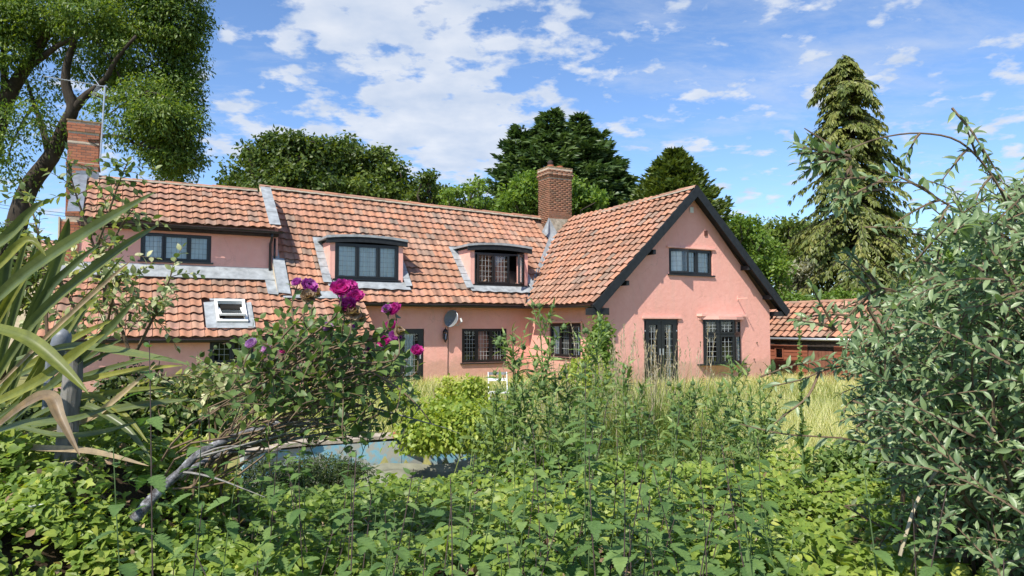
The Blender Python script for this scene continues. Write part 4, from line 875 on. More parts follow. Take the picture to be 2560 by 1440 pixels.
broad_tree('ash_tree', 'tall spreading tree with dark forked limbs behind the left chimney', at(25, 720, 28)*np.array([1, 1, 0]), L, 'leaf_ash', 2900, 32, .45, .17, .4, None, PT, T=leaf_rhomb(.21, .05, .10), hang=.45)
# oak wood behind the main ridge
def oak(label, lobs, d, px, mat='leaf_oak', n=500, per=26, cs=.55, lf=.26, name='oak_tree', grp='trees behind the house', tr=.35):
    lb = [lob(x, y, d+RNG.uniform(-1, 1)*.04*d, rx, ry, 1) for x, y, rx, ry in lobs]
    for x, y, rx, ry in lobs:
        for k in range(3): f = RNG.uniform(-.9, .9); lb.append(lob(x+rx*f, y-ry*math.sqrt(1-f*f)*RNG.uniform(.75, 1.12), d+RNG.uniform(-.05, .01)*d, rx*.27, ry*.24, 1.6)); b = at(px, 800, d); b[2] = 0
    return broad_tree(name, label, b, lb, mat, n, per, cs, lf, tr, grp)
oak('broad oak tree directly behind the left end of the main ridge', [(640, 440, 70, 60), (700, 410, 75, 60), (770, 420, 80, 65), (620, 480, 60, 40), (680, 370, 30, 22), (740, 375, 35, 30), (810, 390, 50, 35), (720, 480, 120, 50), (590, 500, 30, 25)], 40, 700, n=620)
oak('second oak tree right of the broad oak, above the main ridge', [(860, 430, 75, 60), (930, 450, 80, 55), (990, 465, 55, 50), (880, 385, 40, 30), (950, 410, 40, 30), (900, 490, 110, 40)], 42, 900, n=430)
oak('small oak at the right end of the wood, its top near the ridge', [(1070, 495, 45, 40), (1070, 455, 14, 22), (1110, 520, 35, 25), (1040, 520, 40, 30)], 40, 1070, n=150, cs=.42, lf=.22)
oak('thin airy tree with sky between its leaves, left of the conifer', [(1165, 495, 45, 28), (1195, 480, 20, 20), (1135, 490, 20, 15), (1205, 525, 40, 22), (1150, 525, 40, 22)], 38, 1170, 'leaf_light', 110, 16, .36, .19, 'young_tree', tr=.15)
oak('bright green leafy tree filling the space around the middle chimney', [(1300, 500, 50, 45), (1330, 470, 40, 35), (1280, 530, 40, 30), (1450, 500, 45, 40), (1480, 520, 40, 25), (1390, 500, 60, 50)], 34, 1390, 'leaf_light', 300, 24, .38, .22, 'leafy_tree', tr=.18)
oak('far dark wooded tree crown between the gable and the tall conifer', [(1960, 600, 60, 50), (2010, 610, 45, 45), (1920, 620, 45, 40), (1975, 660, 70, 50)], 62, 1960, 'leaf_oak', 330, 24, .8, .38, tr=.4)
oak('feathery light green tree just right of the gable roof', [(1870, 610, 45, 50), (1900, 650, 50, 50), (1850, 670, 40, 50), (1925, 700, 45, 50), (1880, 740, 50, 40), (1862, 570, 22, 28)], 33, 1880, 'leaf_light', 330, 22, .40, .20, 'leafy_tree', tr=.16)
oak('grey leaved willowy tree under the tall conifer, behind the outbuilding', [(1985, 720, 40, 45), (2010, 690, 35, 35), (1965, 755, 40, 25)], 36, 1985, 'leaf_grey', 100, 18, .36, .20, 'willow_tree', tr=.14)
oak('low bright hedge right behind the outbuilding roof', [(1975, 768, 45, 22), (2040, 765, 50, 25), (2120, 760, 60, 30), (2200, 770, 60, 40)], 31, 2050, 'leaf_light', 170, 22, .33, .16, 'hedge', 'hedge', tr=.08)
oak('yellow green tree behind the silvery shrub at the far right', [(2360, 690, 70, 60), (2440, 660, 70, 60), (2520, 660, 70, 60), (2400, 740, 120, 60), (2560, 740, 100, 80)], 26, 2440, 'leaf_light', 330, 24, .38, .18, 'leafy_tree', tr=.2)
oak('dark hedge tree at the far left behind the sword leaves', [(20, 640, 60, 60), (-40, 700, 80, 80), (60, 720, 60, 60)], 24, 10, 'leaf_oak', 200, 24, .38, .18, 'hedge_tree', tr=.15)
# conifers
def conifer(name, label, px, py0, d, prof, mat, nbr, up, curve, card, hang, nsp=9, per=6, lean=0, group='trees behind the house', rag=.22, lay=0.0, cw=.20):
    """prof: (height in the view, half width in the view); branches leave the stem one by one"""
    base = at(px, 800, d); base[2] = 0; t = empty(name, tuple(base)); tag(t, label, 'tree', group); s = d/FPX; top = at(px+lean, py0, d)[2]
    hs_ = np.array([at(px, y, d)[2] for y, w in prof]); ws = np.array([w*s for y, w in prof]); o = np.argsort(hs_); hs_, ws = hs_[o], ws[o]
    mb = MB(); mb.tube([(0, 0, 0), (0, 0, top*.5), (lean*s*.6, 0, top*.9), (lean*s, 0, top)], [.32, .2, .06, .015], 8); P = []; D = []; N = []; K = []; S = []
    zr = RNG.uniform(hs_[0], top-.05, nbr*4); acc = RNG.random(len(zr)) < (np.interp(zr, hs_, ws)/ws.max())*.8+.2; zr = zr[acc][:nbr]
    for z in zr:
        rr = np.interp(z, hs_, ws); a = RNG.uniform(0, 2*math.pi); L_ = rr*np.clip(RNG.normal(.92, rag), .35, 1.35)*(1+lay*math.sin(z*2.6+a)); o_ = np.array([math.cos(a), math.sin(a), 0]); cx = lean*s*max(0, z/top-.3)/.7; kk = RNG.random()
        z0 = z-up*L_*.7+curve*L_*.4; path = [np.array([cx, 0, z0])+o_*L_*q+np.array([0, 0, up*L_*q-curve*L_*q*q]) for q in np.linspace(.06, 1, nsp)]
        if L_ > .5: mb.tube([tuple(p) for p in path[::2]], [.035*(1-q*.8) for q in np.linspace(0, 1, len(path[::2]))], 4, False)
        for q in range(nsp):
            f = q/(nsp-1)
            if f < .25: continue
            bd = path[q]-path[q-1]; bd = bd/np.linalg.norm(bd); sw = np.cross(bd, (0, 0, 1.))
            for c in range(per):
                sd = RNG.normal()*.75; dd = unit(bd*.8+sw*sd+np.array([0, 0, -hang*RNG.uniform(.4, 1.3)])+RNG.normal(size=3)*.16); off = RNG.random()
                P.append(path[q]+sw*sd*card*.35+dd*off*card*.5); D.append(dd); N.append(unit(o_*.5+np.array([0, 0, .8])+RNG.normal(size=3)*.4)); K.append(kk); S.append(card*RNG.uniform(.65, 1.3)*(.8+.4*f))
    mb.build('trunk', MAT['bark'], t, True); P = np.array(P)+base; n = len(P)
    foliage(t, 'crown', 'needle', leaf_rhomb(cw, .04, .08), P, np.array(D), np.array(N), np.array(S), np.clip(np.array(K)*.6+RNG.random(n)*.4, 0, .999), mat); return t
conifer('cypress_tree', 'large feathery dark green conifer behind the middle chimney', 1378, 276, 41, [(272, 2), (300, 15), (330, 33), (370, 68), (420, 100), (470, 124), (510, 138), (560, 152), (620, 160)], 'leaf_conifer', 480, .85, .25, .38, .15, 10, 9, rag=.26)
conifer('cypress_tree', 'narrower feathery conifer at the right side of the large one', 1452, 296, 42, [(296, 3), (320, 16), (360, 46), (420, 80), (480, 112), (560, 125)], 'leaf_conifer', 330, .9, .25, .38, .15, 10, 9, rag=.28)
conifer('cypress_tree', 'slim feathery side leader at the left shoulder of the large conifer', 1303, 316, 41, [(316, 3), (345, 18), (400, 42), (470, 60), (560, 70)], 'leaf_conifer', 190, 1.0, .25, .36, .1, 9, 8, rag=.3)
conifer('cypress_tree', 'slim feathery leader at the right shoulder of the large conifer', 1505, 328, 42.5, [(328, 3), (360, 18), (420, 40), (480, 54), (560, 60)], 'leaf_conifer', 170, 1.0, .25, .36, .1, 9, 8, rag=.3)
conifer('cypress_tree', 'lower feathery conifer between the large one and the gable', 1530, 400, 42, [(400, 3), (430, 24), (480, 48), (560, 60)], 'leaf_conifer', 150, .8, .3, .48, .2, 8, 7, rag=.3)
conifer('yew_tree', 'dense conical olive green conifer right behind the gable', 1690, 380, 34, [(380, 4), (400, 24), (430, 50), (470, 75), (510, 105), (550, 130), (600, 150), (680, 160)], 'leaf_yew', 900, 1.1, .3, .25, -.1, 10, 6, rag=.10)
conifer('cedar_tree', 'tall ragged drooping conifer standing alone at the right', 2150, 136, 35, [(136, 4), (165, 28), (200, 56), (235, 70), (262, 60), (300, 84), (350, 80), (400, 98), (450, 94), (495, 114), (540, 126), (580, 146), (630, 162), (690, 172), (760, 180)], 'leaf_cedar', 680, .22, .55, .25, .85, 11, 9, lean=-26, rag=.27, lay=.20)
# roofs of a neighbour far left
nb = empty('neighbour_house', tuple(at(60, 800, 38)*np.array([1, 1, 0])), R(12)); tag(nb, 'distant house with a dark tiled roof behind the sword leaves', 'house')
MB().box(-5, 3.2, 0, 6, 0, 4.9).build('wall', MAT['cream'], nb)
mb = MB(); 
for r_ in range(9):
    y0 = -.3+r_*.36; z0 = 4.75+r_*.215; n = 60; V_ = []; F_ = []
    for i in range(n+1): x = -5.3+8.8*i/n; w_ = .03*math.sin(i*math.pi/1.5); V_ += [(x, y0, z0+w_+.05), (x, y0+.38, z0+.225+w_)]
    mb.add(V_, [(2*i, 2*i+2, 2*i+3, 2*i+1) for i in range(n)])
mb.build('roof', MAT['pantile'], nb); mb = MB(); mb.quad((-5.3, 2.9, 6.7), (3.5, 2.9, 6.7), (3.5, 6.3, 4.7), (-5.3, 6.3, 4.7)); mb.build('roof_back', MAT['pantile'], nb)
for k, (y, sg) in enumerate(((500, 0), (508, .6))):
    p = at(-200, y-22, 45); q = at(700, y+50, 46); pts = [tuple(p+(q-p)*i/12+np.array([0, 0, -.7*math.sin(math.pi*i/12)])) for i in range(13)]
    tag(MB().tube(pts, .018, 4).build('power_line', MAT['black_plastic']), ('upper' if k == 0 else 'lower')+' thin black power line crossing the sky behind the left tree trunk', 'cable')
# ================================================================== the garden
# ---- old pool
pool = empty('garden_pool', (0, 0, 0)); tag(pool, 'old empty pool with flaking blue rim and stone coping, half overgrown', 'pool')
m, nt, b = bsdf_mat('blue_paint', .8, .2); n1 = nz(nt, 4, 7, .65); n2 = nz(nt, 22, 5, .6)
c = ramp(nt, n1, [(.28, (.13, .36, .50)), (.44, (.22, .44, .54)), (.52, (.36, .37, .33)), (.75, (.44, .40, .33))]); c = mixc(nt, ramp(nt, n2, [(.5, (0, 0, 0)), (.7, (.5, .5, .5))]), c, (.35, .40, .38)); nt.links.new(c, b.inputs['Base Color'])
plain('stone', (.40, .34, .27), .95, .1, .3, 6, .5); plain('net_cover', (.20, .20, .15), .95, .1, .35, 3, .6); plain('slab_grey', (.38, .40, .40), .9, .2, .2, 6, .3)
for k in range(len(EDGE)-1):
    p, q = EDGE[k], EDGE[k+1]; mb = MB(); nrm = np.array([q[1]-p[1], -(q[0]-p[0]), 0]); nrm = nrm/np.linalg.norm(nrm); a0, a1 = p+nrm*.10, q+nrm*.10
    mb.prism([(*a0[:2], -.56), (*a1[:2], -.56), (*(a1-nrm*.14)[:2], -.56), (*(a0-nrm*.14)[:2], -.56)], (0, 0, .55)); mb.build('rim', MAT['blue_paint'], pool)
    L_ = np.linalg.norm(q-p); m_ = max(1, int(L_/.34))
    for j in range(m_):
        f0, f1 = j/m_+.02, (j+1)/m_-.02; s0, s1 = p+(q-p)*f0, p+(q-p)*f1; w = RNG.uniform(.22, .32); zj = RNG.uniform(-.01, .03); o_ = nrm*RNG.uniform(.10, .15)
        e1 = nrm*RNG.uniform(-.03, .03); MB().prism([tuple(s0+o_)[:2]+(zj,), tuple(s1+o_+e1)[:2]+(zj+RNG.uniform(-.015, .015),), tuple(s1-nrm*w)[:2]+(zj,), tuple(s0-nrm*w+e1)[:2]+(zj+.01,)], (0, 0, RNG.uniform(.035, .06))).build('coping_stone', MAT['stone'], pool)
n = 26; V = []; F = []
for j in range(n+1):
    for i in range(n+1):
        x = -4.3+5.6*i/n; y = 7.0+(edge_y(x)-.2-7.0)*j/n; V.append((x, y, -.47+.05*math.sin(i*.9+j*.4)+.05*math.sin(j*1.7)+.20*max(0, 1-j/7)+RNG.normal()*.012+.10*max(0, (j-22)/4)))
F = [(j*(n+1)+i, j*(n+1)+i+1, (j+1)*(n+1)+i+1, (j+1)*(n+1)+i) for j in range(n) for i in range(n)]
MB().add(V, F).build('net_cover', MAT['net_cover'], pool, True)
for lab, px, py, rz in (('loose red brick lying on the stone coping left of the golden shrub', 1003, 1093, .15), ('loose brick set on end at the foot of the golden shrub', 1060, 1095, 1.35)):
    p = gz(px, py, .06); bk = empty('loose_brick', (p[0], p[1], .055), rz)
    tag(bk, lab, 'brick', 'loose bricks on the pool coping'); mb = MB(); mb.prism([(-.125, -.06, .0), (.125, -.06, .0), (.13, .055, .0), (-.12, .06, .0)], (0, 0, .08)); mb.build('block', MAT['brick'], bk); MB().box(-.07, .07, -.03, .03, .0805, .084).build('frog', MAT['mortar'], bk)
# ---- lawn and rough grass
BLADE = (np.array([(-.5, 0, 0), (.5, 0, 0), (.32, .5, .10), (-.32, .5, .10), (0, 1, .42)]), [np.array([(0, 1, 2, 3)]), np.array([(3, 2, 4)])])
def grass(name, label, P, h, w, mat, lean=.35, kind='stuff', parent=None, cat='grass'):
    n = len(P); H = h*RNG.uniform(.45, 1.25, n); W = w*RNG.uniform(.7, 1.3, n); a = RNG.uniform(0, 2*math.pi, n)
    D = unit(np.stack([np.cos(a)*lean*RNG.random(n), np.sin(a)*lean*RNG.random(n), np.ones(n)], -1)); N = unit(np.stack([np.cos(a), np.sin(a), np.full(n, .05)], -1)); M = frames(D, N)
    M = np.stack([M[..., 0]*W[:, None], M[..., 1]*H[:, None], M[..., 2]*H[:, None]], -1); X = np.einsum('nij,kj->nki', M, BLADE[0])+P[:, None]; k = np.arange(n)*5
    F4 = (BLADE[1][0][None]+k[:, None, None]).reshape(-1, 4); F3 = (BLADE[1][1][None]+k[:, None, None]).reshape(-1, 3); r = np.clip(RNG.normal(.5, .22, n), 0, .99)
    o = link(name, np_mesh(name, X.reshape(-1, 3), [F4, F3], MAT[mat], np.concatenate([r, r])), parent); return tag(o, label, cat, kind=kind) if parent is None else tag(o, kind=kind)
def in_house(x, y):
    u = (x-G0[0])*UX.x+(y-G0[1])*UX.y; v = (x-G0[0])*VX.x+(y-G0[1])*VX.y
    return ((u > -.1) & (u < 6.9) & (v > -.1)) | ((u > -6.3) & (u < .2) & (v > 4.2)) | ((u > -14.2) & (u < -6.1) & (v > 2.6)) | ((u > 8.4) & (v > -2.6) & (u < 12))
def area(n, x0, x1, y0, y1, cl=.35, per=12):
    c = np.stack([RNG.uniform(x0, x1, n//per), RNG.uniform(y0, y1, n//per)], -1); p = np.repeat(c, per, 0)+RNG.normal(size=(len(c)*per, 2))*cl
    ok = ~in_house(p[:, 0], p[:, 1]) & (p[:, 1] > np.where((p[:, 0] > -4.7) & (p[:, 0] < 1.6), edge_y(p[:, 0])+.22, 6.4)); p = p[ok]
    return np.stack([p[:, 0], p[:, 1], np.zeros(len(p))], -1)
grass('lawn_grass', 'sunlit yellow green unmown lawn grass in front of the house', area(62000, -9, 12, 10.2, 26, .3), .30, .016, 'grass_dry', .55)
grass('rough_grass', 'long pale dry grass with seed heads in the right of the garden', area(26000, 1.6, 8, 6.8, 13.5, .28), .55, .013, 'grass_dry', .45)
grass('green_grass', 'fresh green grass tufts mixed through the lawn', area(22000, -8, 9, 9, 20, .22), .34, .014, 'grass_green', .5)
def clump_pts(px, py, d, rx, ry, n): c = gz(px, py, 0.0); c = at(px, py, d); return np.stack([c[0]+RNG.normal(size=n)*rx, c[1]+RNG.normal(size=n)*ry, np.full(n, .0)], -1)
for lab, px, d, rx, n, h in (('tall upright grass clump in front of the gable glazed doors', 1625, 8.0, .42, 1500, 1.25), ('tall grass clump left of the gable doors behind the thistles', 1480, 8.6, .55, 1100, 1.0)):
    c = at(px, 1000, d); t = empty('grass_clump', (c[0], c[1], 0)); tag(t, lab, 'grass', 'tall grass clumps in the garden'); P = np.stack([RNG.normal(size=n)*rx, RNG.normal(size=n)*.35, np.zeros(n)], -1)
    grass('blades', None, P, h, .011, 'grass_green', .28, parent=t); ns = 60; mb = MB(); SP = []; SD = []
    for k in range(ns):
        x, y = RNG.normal(size=2)*(rx, .3); hh = h*RNG.uniform(1.0, 1.45); lx = RNG.normal()*.12; mb.tube([(x, y, 0), (x+lx*.4, y, hh*.6), (x+lx, y, hh)], [.004, .003, .002], 3, False)
        for q in range(7): SP.append((c[0]+x+lx*(.8+.2*q/7), c[1]+y, hh*(.85+.15*q/7))); SD.append((RNG.normal()*.4, RNG.normal()*.3, 1))
    mb.build('stalks', MAT['pale_twig'], t); tag(t.children[-1], kind='stuff'); SP = np.array(SP); foliage(t, 'seed_heads', 'n', NEEDLE, SP, np.array(SD), rdir(len(SP)), np.full(len(SP), .05), RNG.random(len(SP)), 'seed_head')
# ---- shoots with leaves
def shoot(p, d, L_, droop, n=8, wig=.05):
    p = np.array(p, float); d = unit(np.array(d, float)); out = [p]; s = L_/n
    for i in range(n): d = unit(d+np.array([0, 0, -droop/n])+RNG.normal(size=3)*wig); p = p+d*s; out.append(p)
    return np.array(out)
def leafy(paths, gap, leaf, t0=.2, spread=1.0, jit=.3, faceup=.7, taper=.5):
    P = []; D = []; N = []; S = []
    for path in paths:
        seg = np.diff(path, axis=0); sl_ = np.linalg.norm(seg, axis=1); cum = np.concatenate([[0], np.cumsum(sl_)]); L_ = cum[-1]; s = np.arange(L_*t0, L_, gap); ph = RNG.random()*6.28
        for j, q in enumerate(s):
            i = min(len(seg)-1, np.searchsorted(cum, q)-1); i = max(i, 0); f = (q-cum[i])/max(sl_[i], 1e-6); p = path[i]+seg[i]*f; ax = unit(seg[i]); ph += 2.4
            r = np.cross(ax, (0, 0, 1.0)); r = r/(np.linalg.norm(r)+1e-6); r2 = np.cross(ax, r); rad = r*math.cos(ph)+r2*math.sin(ph); d = unit(ax*.75+rad*spread+RNG.normal(size=3)*jit*.5)
            P.append(p); D.append(d); N.append(unit(np.array([-.22, -.38, faceup])+ax*.35+RNG.normal(size=3)*jit)); S.append(leaf*RNG.uniform(.65, 1.15)*(1-taper*max(0, q/L_-.75)*2))
        P.append(path[-1]); D.append(unit(seg[-1])); N.append(unit(np.array([0, 0, 1.])+RNG.normal(size=3)*.3)); S.append(leaf*.7)
    return np.array(P), np.array(D), np.array(N), np.array(S)
def stems(mb, paths, base, r0, r1, n=4):
    for p in paths: k = len(p); mb.tube([tuple(q-base) for q in p], [r0+(r1-r0)*i/(k-1) for i in range(k)], n, False)
def path_px(pts, k=4): P, _ = smooth_path([Vector(at(*p)) for p in pts], [0]*len(pts), k); return np.array([tuple(p) for p in P])
OV2 = leaf_oval(.165, .16, 5, .06); OV3 = leaf_oval(.30, .12, 4, .05)
# ---- silvery shrub at the right
b0 = np.array([2.35, 3.3, .2]); t = empty('silvery_shrub', tuple(b0)); tag(t, 'large silvery green shrub with arching leafy branches filling the right edge', 'shrub')
paths = []; mains = []
def inside(px, py):
    left = np.interp(py, [400, 480, 600, 700, 780, 880, 960, 1060, 1200, 1300, 1400], [2500, 2400, 2290, 2200, 2120, 2080, 2070, 2150, 2270, 2390, 2500]); return px > left
cnt = 0
while cnt < 740:
    px, py = RNG.uniform(2050, 2680), RNG.uniform(420, 1390)
    if not inside(px, py): continue
    d = RNG.uniform(2.35, 3.9); tip = at(px, py, d); dirn = np.array([-.55+RNG.normal()*.5+(px-2400)/900, -.25+RNG.normal()*.4, .45+RNG.normal()*.4]); L_ = RNG.uniform(.25, .5)
    pth = shoot(tip-unit(dirn)*L_, dirn, L_, RNG.uniform(.2, .8)); paths.append(pth); cnt += 1
    if cnt % 6 == 0: q, _ = wob(b0+np.array([RNG.normal()*.2, RNG.normal()*.2, .1]), pth[0], 0, 0, 6, .06); mains.append(np.array([tuple(x) for x in q]))
arch = [path_px([(2600, 700, 3.0), (2540, 560, 2.95), (2480, 440, 2.9), (2400, 355, 2.85), (2300, 333, 2.8), (2200, 345, 2.75), (2120, 375, 2.7), (2050, 405, 2.66)]), path_px([(2560, 620, 2.9), (2450, 555, 2.8), (2350, 500, 2.7), (2290, 460, 2.65), (2190, 455, 2.6)]),
        path_px([(2300, 900, 3.1), (2180, 905, 2.95), (2080, 920, 2.85), (2000, 950, 2.8), (1930, 965, 2.75)]), path_px([(2050, 925, 2.85), (2020, 990, 2.8), (1965, 1035, 2.75), (1935, 1060, 2.72)]), path_px([(2400, 1020, 3.0), (2250, 1110, 2.9), (2100, 1095, 2.85), (1960, 1085, 2.8), (1850, 1060, 2.8)]),
        path_px([(2560, 700, 3.1), (2480, 640, 3.0), (2380, 560, 2.9), (2330, 520, 2.85)]), path_px([(2620, 560, 3.2), (2540, 480, 3.1), (2460, 430, 3.0)]), path_px([(2300, 760, 3.0), (2200, 720, 2.9), (2120, 790, 2.8), (2080, 830, 2.75)])]
for p0, dx, dz, n_ in (((2100, 380, 2.7), -.9, .35, 4), ((2090, 400, 2.7), -.8, -.25, 4), ((2200, 455, 2.62), -.9, -.1, 3), ((2130, 420, 2.66), -.35, -.8, 3), ((2110, 395, 2.68), -.95, .02, 3)):
    for k in range(n_): d0 = np.array([dx+RNG.normal()*.12, RNG.normal()*.2, dz+RNG.normal()*.12]); arch.append(shoot(at(*p0)+RNG.normal(size=3)*.015, d0, RNG.uniform(.12, .2), .1))
for q in range(26):
    a_ = arch[int(RNG.integers(0, 2))]; i = int(RNG.integers(2, len(a_)-1)) ; arch.append(shoot(a_[i], np.array([-.5+RNG.normal()*.4, -.2, -.4+RNG.normal()*.5]), RNG.uniform(.12, .26), .3)) if a_[i][0] > 1.55 else None
for q in range(10):
    a_ = arch[7]; i = int(RNG.integers(1, len(a_)-1)); arch.append(shoot(a_[i], np.array([-.6, -.2, RNG.normal()*.5]), .2, .3))
mb = MB(); stems(mb, paths, b0, .0045, .0018); stems(mb, mains, b0, .016, .005, 5); stems(mb, arch, b0, .006, .002, 5); tag(mb.build('stems', MAT['twig'], t), kind='stuff')
P1, D1, N1, S1 = leafy(paths, .0145, .055, .05, .85); P2, D2, N2, S2 = leafy(arch[9:], .018, .062, .1, .8); P3, D3, N3, S3 = leafy(arch[2:8], .028, .068, .35, .8)
P = np.concatenate([P1, P2, P3]); D = np.concatenate([D1, D2, D3]); N = np.concatenate([N1, N2, N3]); S = np.concatenate([S1, S2, S3]); ok = P[:, 1] > 1.6; K = np.clip(RNG.beta(2, 2.6, len(P)), 0, .99)
foliage(t, 'foliage', 'ov2', OV2, P[ok], D[ok], N[ok], S[ok], K[ok], 'leaf_elaeagnus', 220, True)
dk = path_px([(2250, 1390, 2.5), (2290, 1260, 2.55), (2340, 1180, 2.6), (2400, 1090, 2.7), (2450, 1010, 2.8)]); tag(MB().tube([tuple(p) for p in dk], [.006]*6+[.005]*5+[.003]*(len(dk)-11), 6).build('dead_cane', MAT['white_paint'] if False else MAT['pale_twig']), 'bare pale dead cane leaning across the silvery shrub', 'cane')
# ---- rose bush
b0 = np.array([*at(470, 1240, 3.3)[:2], .25]); t = empty('rose_bush', tuple(b0)); tag(t, 'sprawling rose bush with magenta and purple blooms in front of the lean-to', 'rose bush'); canes = []; side_ = []
BLO = [(775, 712, 'petal_purple', .050), (741, 703, 'petal_purple', .032), (852, 716, 'petal_magenta', .058), (880, 712, 'petal_magenta', .040), (888, 738, 'petal_magenta', .052), (868, 757, 'petal_magenta', .048), (856, 735, 'petal_purple', .03), (983, 771, 'petal_magenta', .044), (966, 770, 'petal_purple', .03), (977, 810, 'petal_magenta', .042),
       (988, 838, 'petal_purple', .036), (960, 851, 'petal_magenta', .040), (1043, 874, 'petal_magenta', .040), (626, 857, 'petal_lilac', .034), (664, 869, 'petal_lilac', .032), (709, 873, 'petal_magenta', .026), (818, 815, 'petal_lilac', .03), (925, 868, 'petal_purple', .028), (880, 818, 'petal_purple', .02)]
DEAD = [(772, 735, .04), (790, 728, .035), (882, 775, .05), (895, 790, .045), (870, 745, .03), (1000, 825, .03), (905, 905, .03)]
for k, (px, py, m_, r_) in enumerate(BLO+[(x, y, 'petal_dead', r) for x, y, r in DEAD]):
    d = 3.15+.25*math.sin(k*2.3); c = at(px, py, d); rings = ((5, .22, .25, .55), (7, .45, .5, .72), (9, .72, .8, .88), (11, .98, 1., 1.0), (11, 1.22, 1.2, 1.05)); PP = []; DD = []; NN = []; SS = []
    tilt = unit(np.array([RNG.normal()*.35, -.75, .65])); e1 = unit(np.cross(tilt, (0, 0, 1))); e2 = np.cross(e1, tilt)
    for n_, opn, _, sc in rings:
        for j in range(n_): a = 2*math.pi*(j+RNG.random()*.4)/n_; o = e1*math.cos(a)+e2*math.sin(a); dd = unit(tilt*math.cos(opn*1.15)+o*math.sin(opn*1.15)+RNG.normal(size=3)*(.08 if m_ != 'petal_dead' else .5)); PP.append(c-tilt*r_*.4+o*r_*.12); DD.append(dd); NN.append(unit(tilt*math.sin(opn)-o*math.cos(opn)*.9)); SS.append(r_*1.05*sc)
    r_ *= .8; SS = [q_*.70 for q_ in SS]; T = leaf_oval(.55, -.32, 6, .13); V, F, r = inst(T, np.array(PP)-b0, np.array(DD), np.array(NN), np.array(SS), np.repeat(RNG.random(len(PP)), 1)); link('bloom' if m_ != 'petal_dead' else 'faded_bloom', np_mesh('bloom', V, F, MAT[m_], r, True), t)
    st_ = at(RNG.normal(720, 70), RNG.normal(985, 30), 3.35); mid = (st_+c)/2+np.array([RNG.normal()*.04+.02, RNG.normal()*.05, -.02]); q, _ = smooth_path([Vector(tuple(st_)), Vector(tuple(mid)), Vector(tuple(c+np.array([-.02, 0, -.12]))), Vector(tuple(c-tilt*.02))], [0]*4, 4); canes.append(np.array([tuple(x) for x in q]))
for k in range(250):
    px, py = RNG.normal(790, 140), RNG.normal(905, 85)
    if not (605 < px < 1040 and 745 < py < 1075): continue
    if py < np.interp(px, [560, 640, 720, 780, 860, 920, 960, 1040], [830, 800, 770, 745, 790, 800, 850, 900]): continue
    tip = at(px, py, RNG.uniform(2.95, 3.75)); dr = np.array([.35+RNG.normal()*.5, RNG.normal()*.3, .6+RNG.normal()*.4]); side_.append(shoot(tip-unit(dr)*.2, dr, .22, .4))
for k in range(30):
    q, _ = wob(at(RNG.uniform(400, 560), RNG.uniform(1100, 1230), 3.4), at(RNG.uniform(650, 1000), RNG.uniform(900, 1070), RNG.uniform(3.0, 3.7)), 0, 0, 6, .07); canes.append(np.array([tuple(x) for x in q]))
canes.append(path_px([(800, 960, 3.3), (900, 925, 3.2), (980, 960, 3.15), (1040, 1010, 3.1), (1080, 1060, 3.1)])); canes.append(path_px([(700, 1040, 3.3), (800, 1015, 3.2), (900, 1050, 3.15), (945, 1035, 3.1)])); canes.append(path_px([(640, 1060, 3.3), (760, 1030, 3.2), (860, 1000, 3.15), (900, 985, 3.1)]))
mb = MB(); stems(mb, canes, b0, .006, .0025, 5); stems(mb, side_, b0, .0025, .0015); tag(mb.build('canes', MAT['twig'], t), kind='stuff')
P, D, N, S = leafy(side_+[c[6:] for c in canes[:26]], .028, .056, .1, .9, .5); foliage(t, 'foliage', 'ov3', OV3, P, D, N, S, np.clip(RNG.beta(2, 2.6, len(P)), 0, .99), 'leaf_rose', 120, True)
# ---- shrub with cream edged leaves
b0 = np.array([*at(330, 1000, 4.7)[:2], .0]); t = empty('variegated_shrub', tuple(b0)); tag(t, 'open shrub with cream edged leaves in front of the lean-to roof', 'shrub'); pa = []
SP = [[(330, 900, 4.7), (270, 720, 4.6), (215, 560, 4.5), (185, 470, 4.45), (165, 395, 4.4)], [(300, 800, 4.7), (240, 660, 4.6), (270, 540, 4.5), (300, 450, 4.45), (320, 405, 4.4)], [(260, 760, 4.7), (270, 640, 4.6), (300, 570, 4.5), (335, 520, 4.4)], [(120, 900, 4.6), (110, 700, 4.6), (90, 560, 4.5), (60, 470, 4.5)], [(330, 900, 4.7), (400, 760, 4.5), (430, 680, 4.4)], [(250, 900, 4.7), (290, 720, 4.5), (330, 690, 4.4)], [(200, 800, 4.6), (150, 700, 4.5), (110, 660, 4.4)]]
mainp = [path_px(s) for s in SP]
for m_ in mainp:
    for k in range(13):
        i = int(RNG.integers(len(m_)//3, len(m_)-1)); pa.append(shoot(m_[i], np.array([RNG.normal()*.8, RNG.normal()*.5, .35+RNG.normal()*.4]), RNG.uniform(.10, .24), .5))
for k in range(120):
    px, py, dd = (RNG.uniform(110, 330), RNG.uniform(620, 840), 4.6) if k < 50 else (RNG.uniform(380, 640), RNG.uniform(935, 1020), 4.4)
    p = at(px, py, dd+RNG.normal()*.2); pa.append(shoot(p, np.array([RNG.normal(), RNG.normal()*.5, .2+RNG.normal()*.5]), RNG.uniform(.14, .28), .5))
mb = MB(); stems(mb, mainp, b0, .012, .003, 5); stems(mb, pa, b0, .003, .0015); tag(mb.build('stems', MAT['twig'], t), kind='stuff')
P, D, N, S = leafy(mainp, .03, .07, .45, .9, .4); P2, D2, N2, S2 = leafy(pa, .026, .060, .1, .9, .45); P = np.concatenate([P, P2]); D = np.concatenate([D, D2]); N = np.concatenate([N, N2]); S = np.concatenate([S, S2]); hi = np.clip((P[:, 2]-2.2)/.6, 0, 1)
foliage(t, 'foliage', 'ov3', OV3, P, D, N, S, np.clip(RNG.beta(2.2, 2, len(P))*(1-.55*hi), 0, .99), 'leaf_varieg', 90, True)
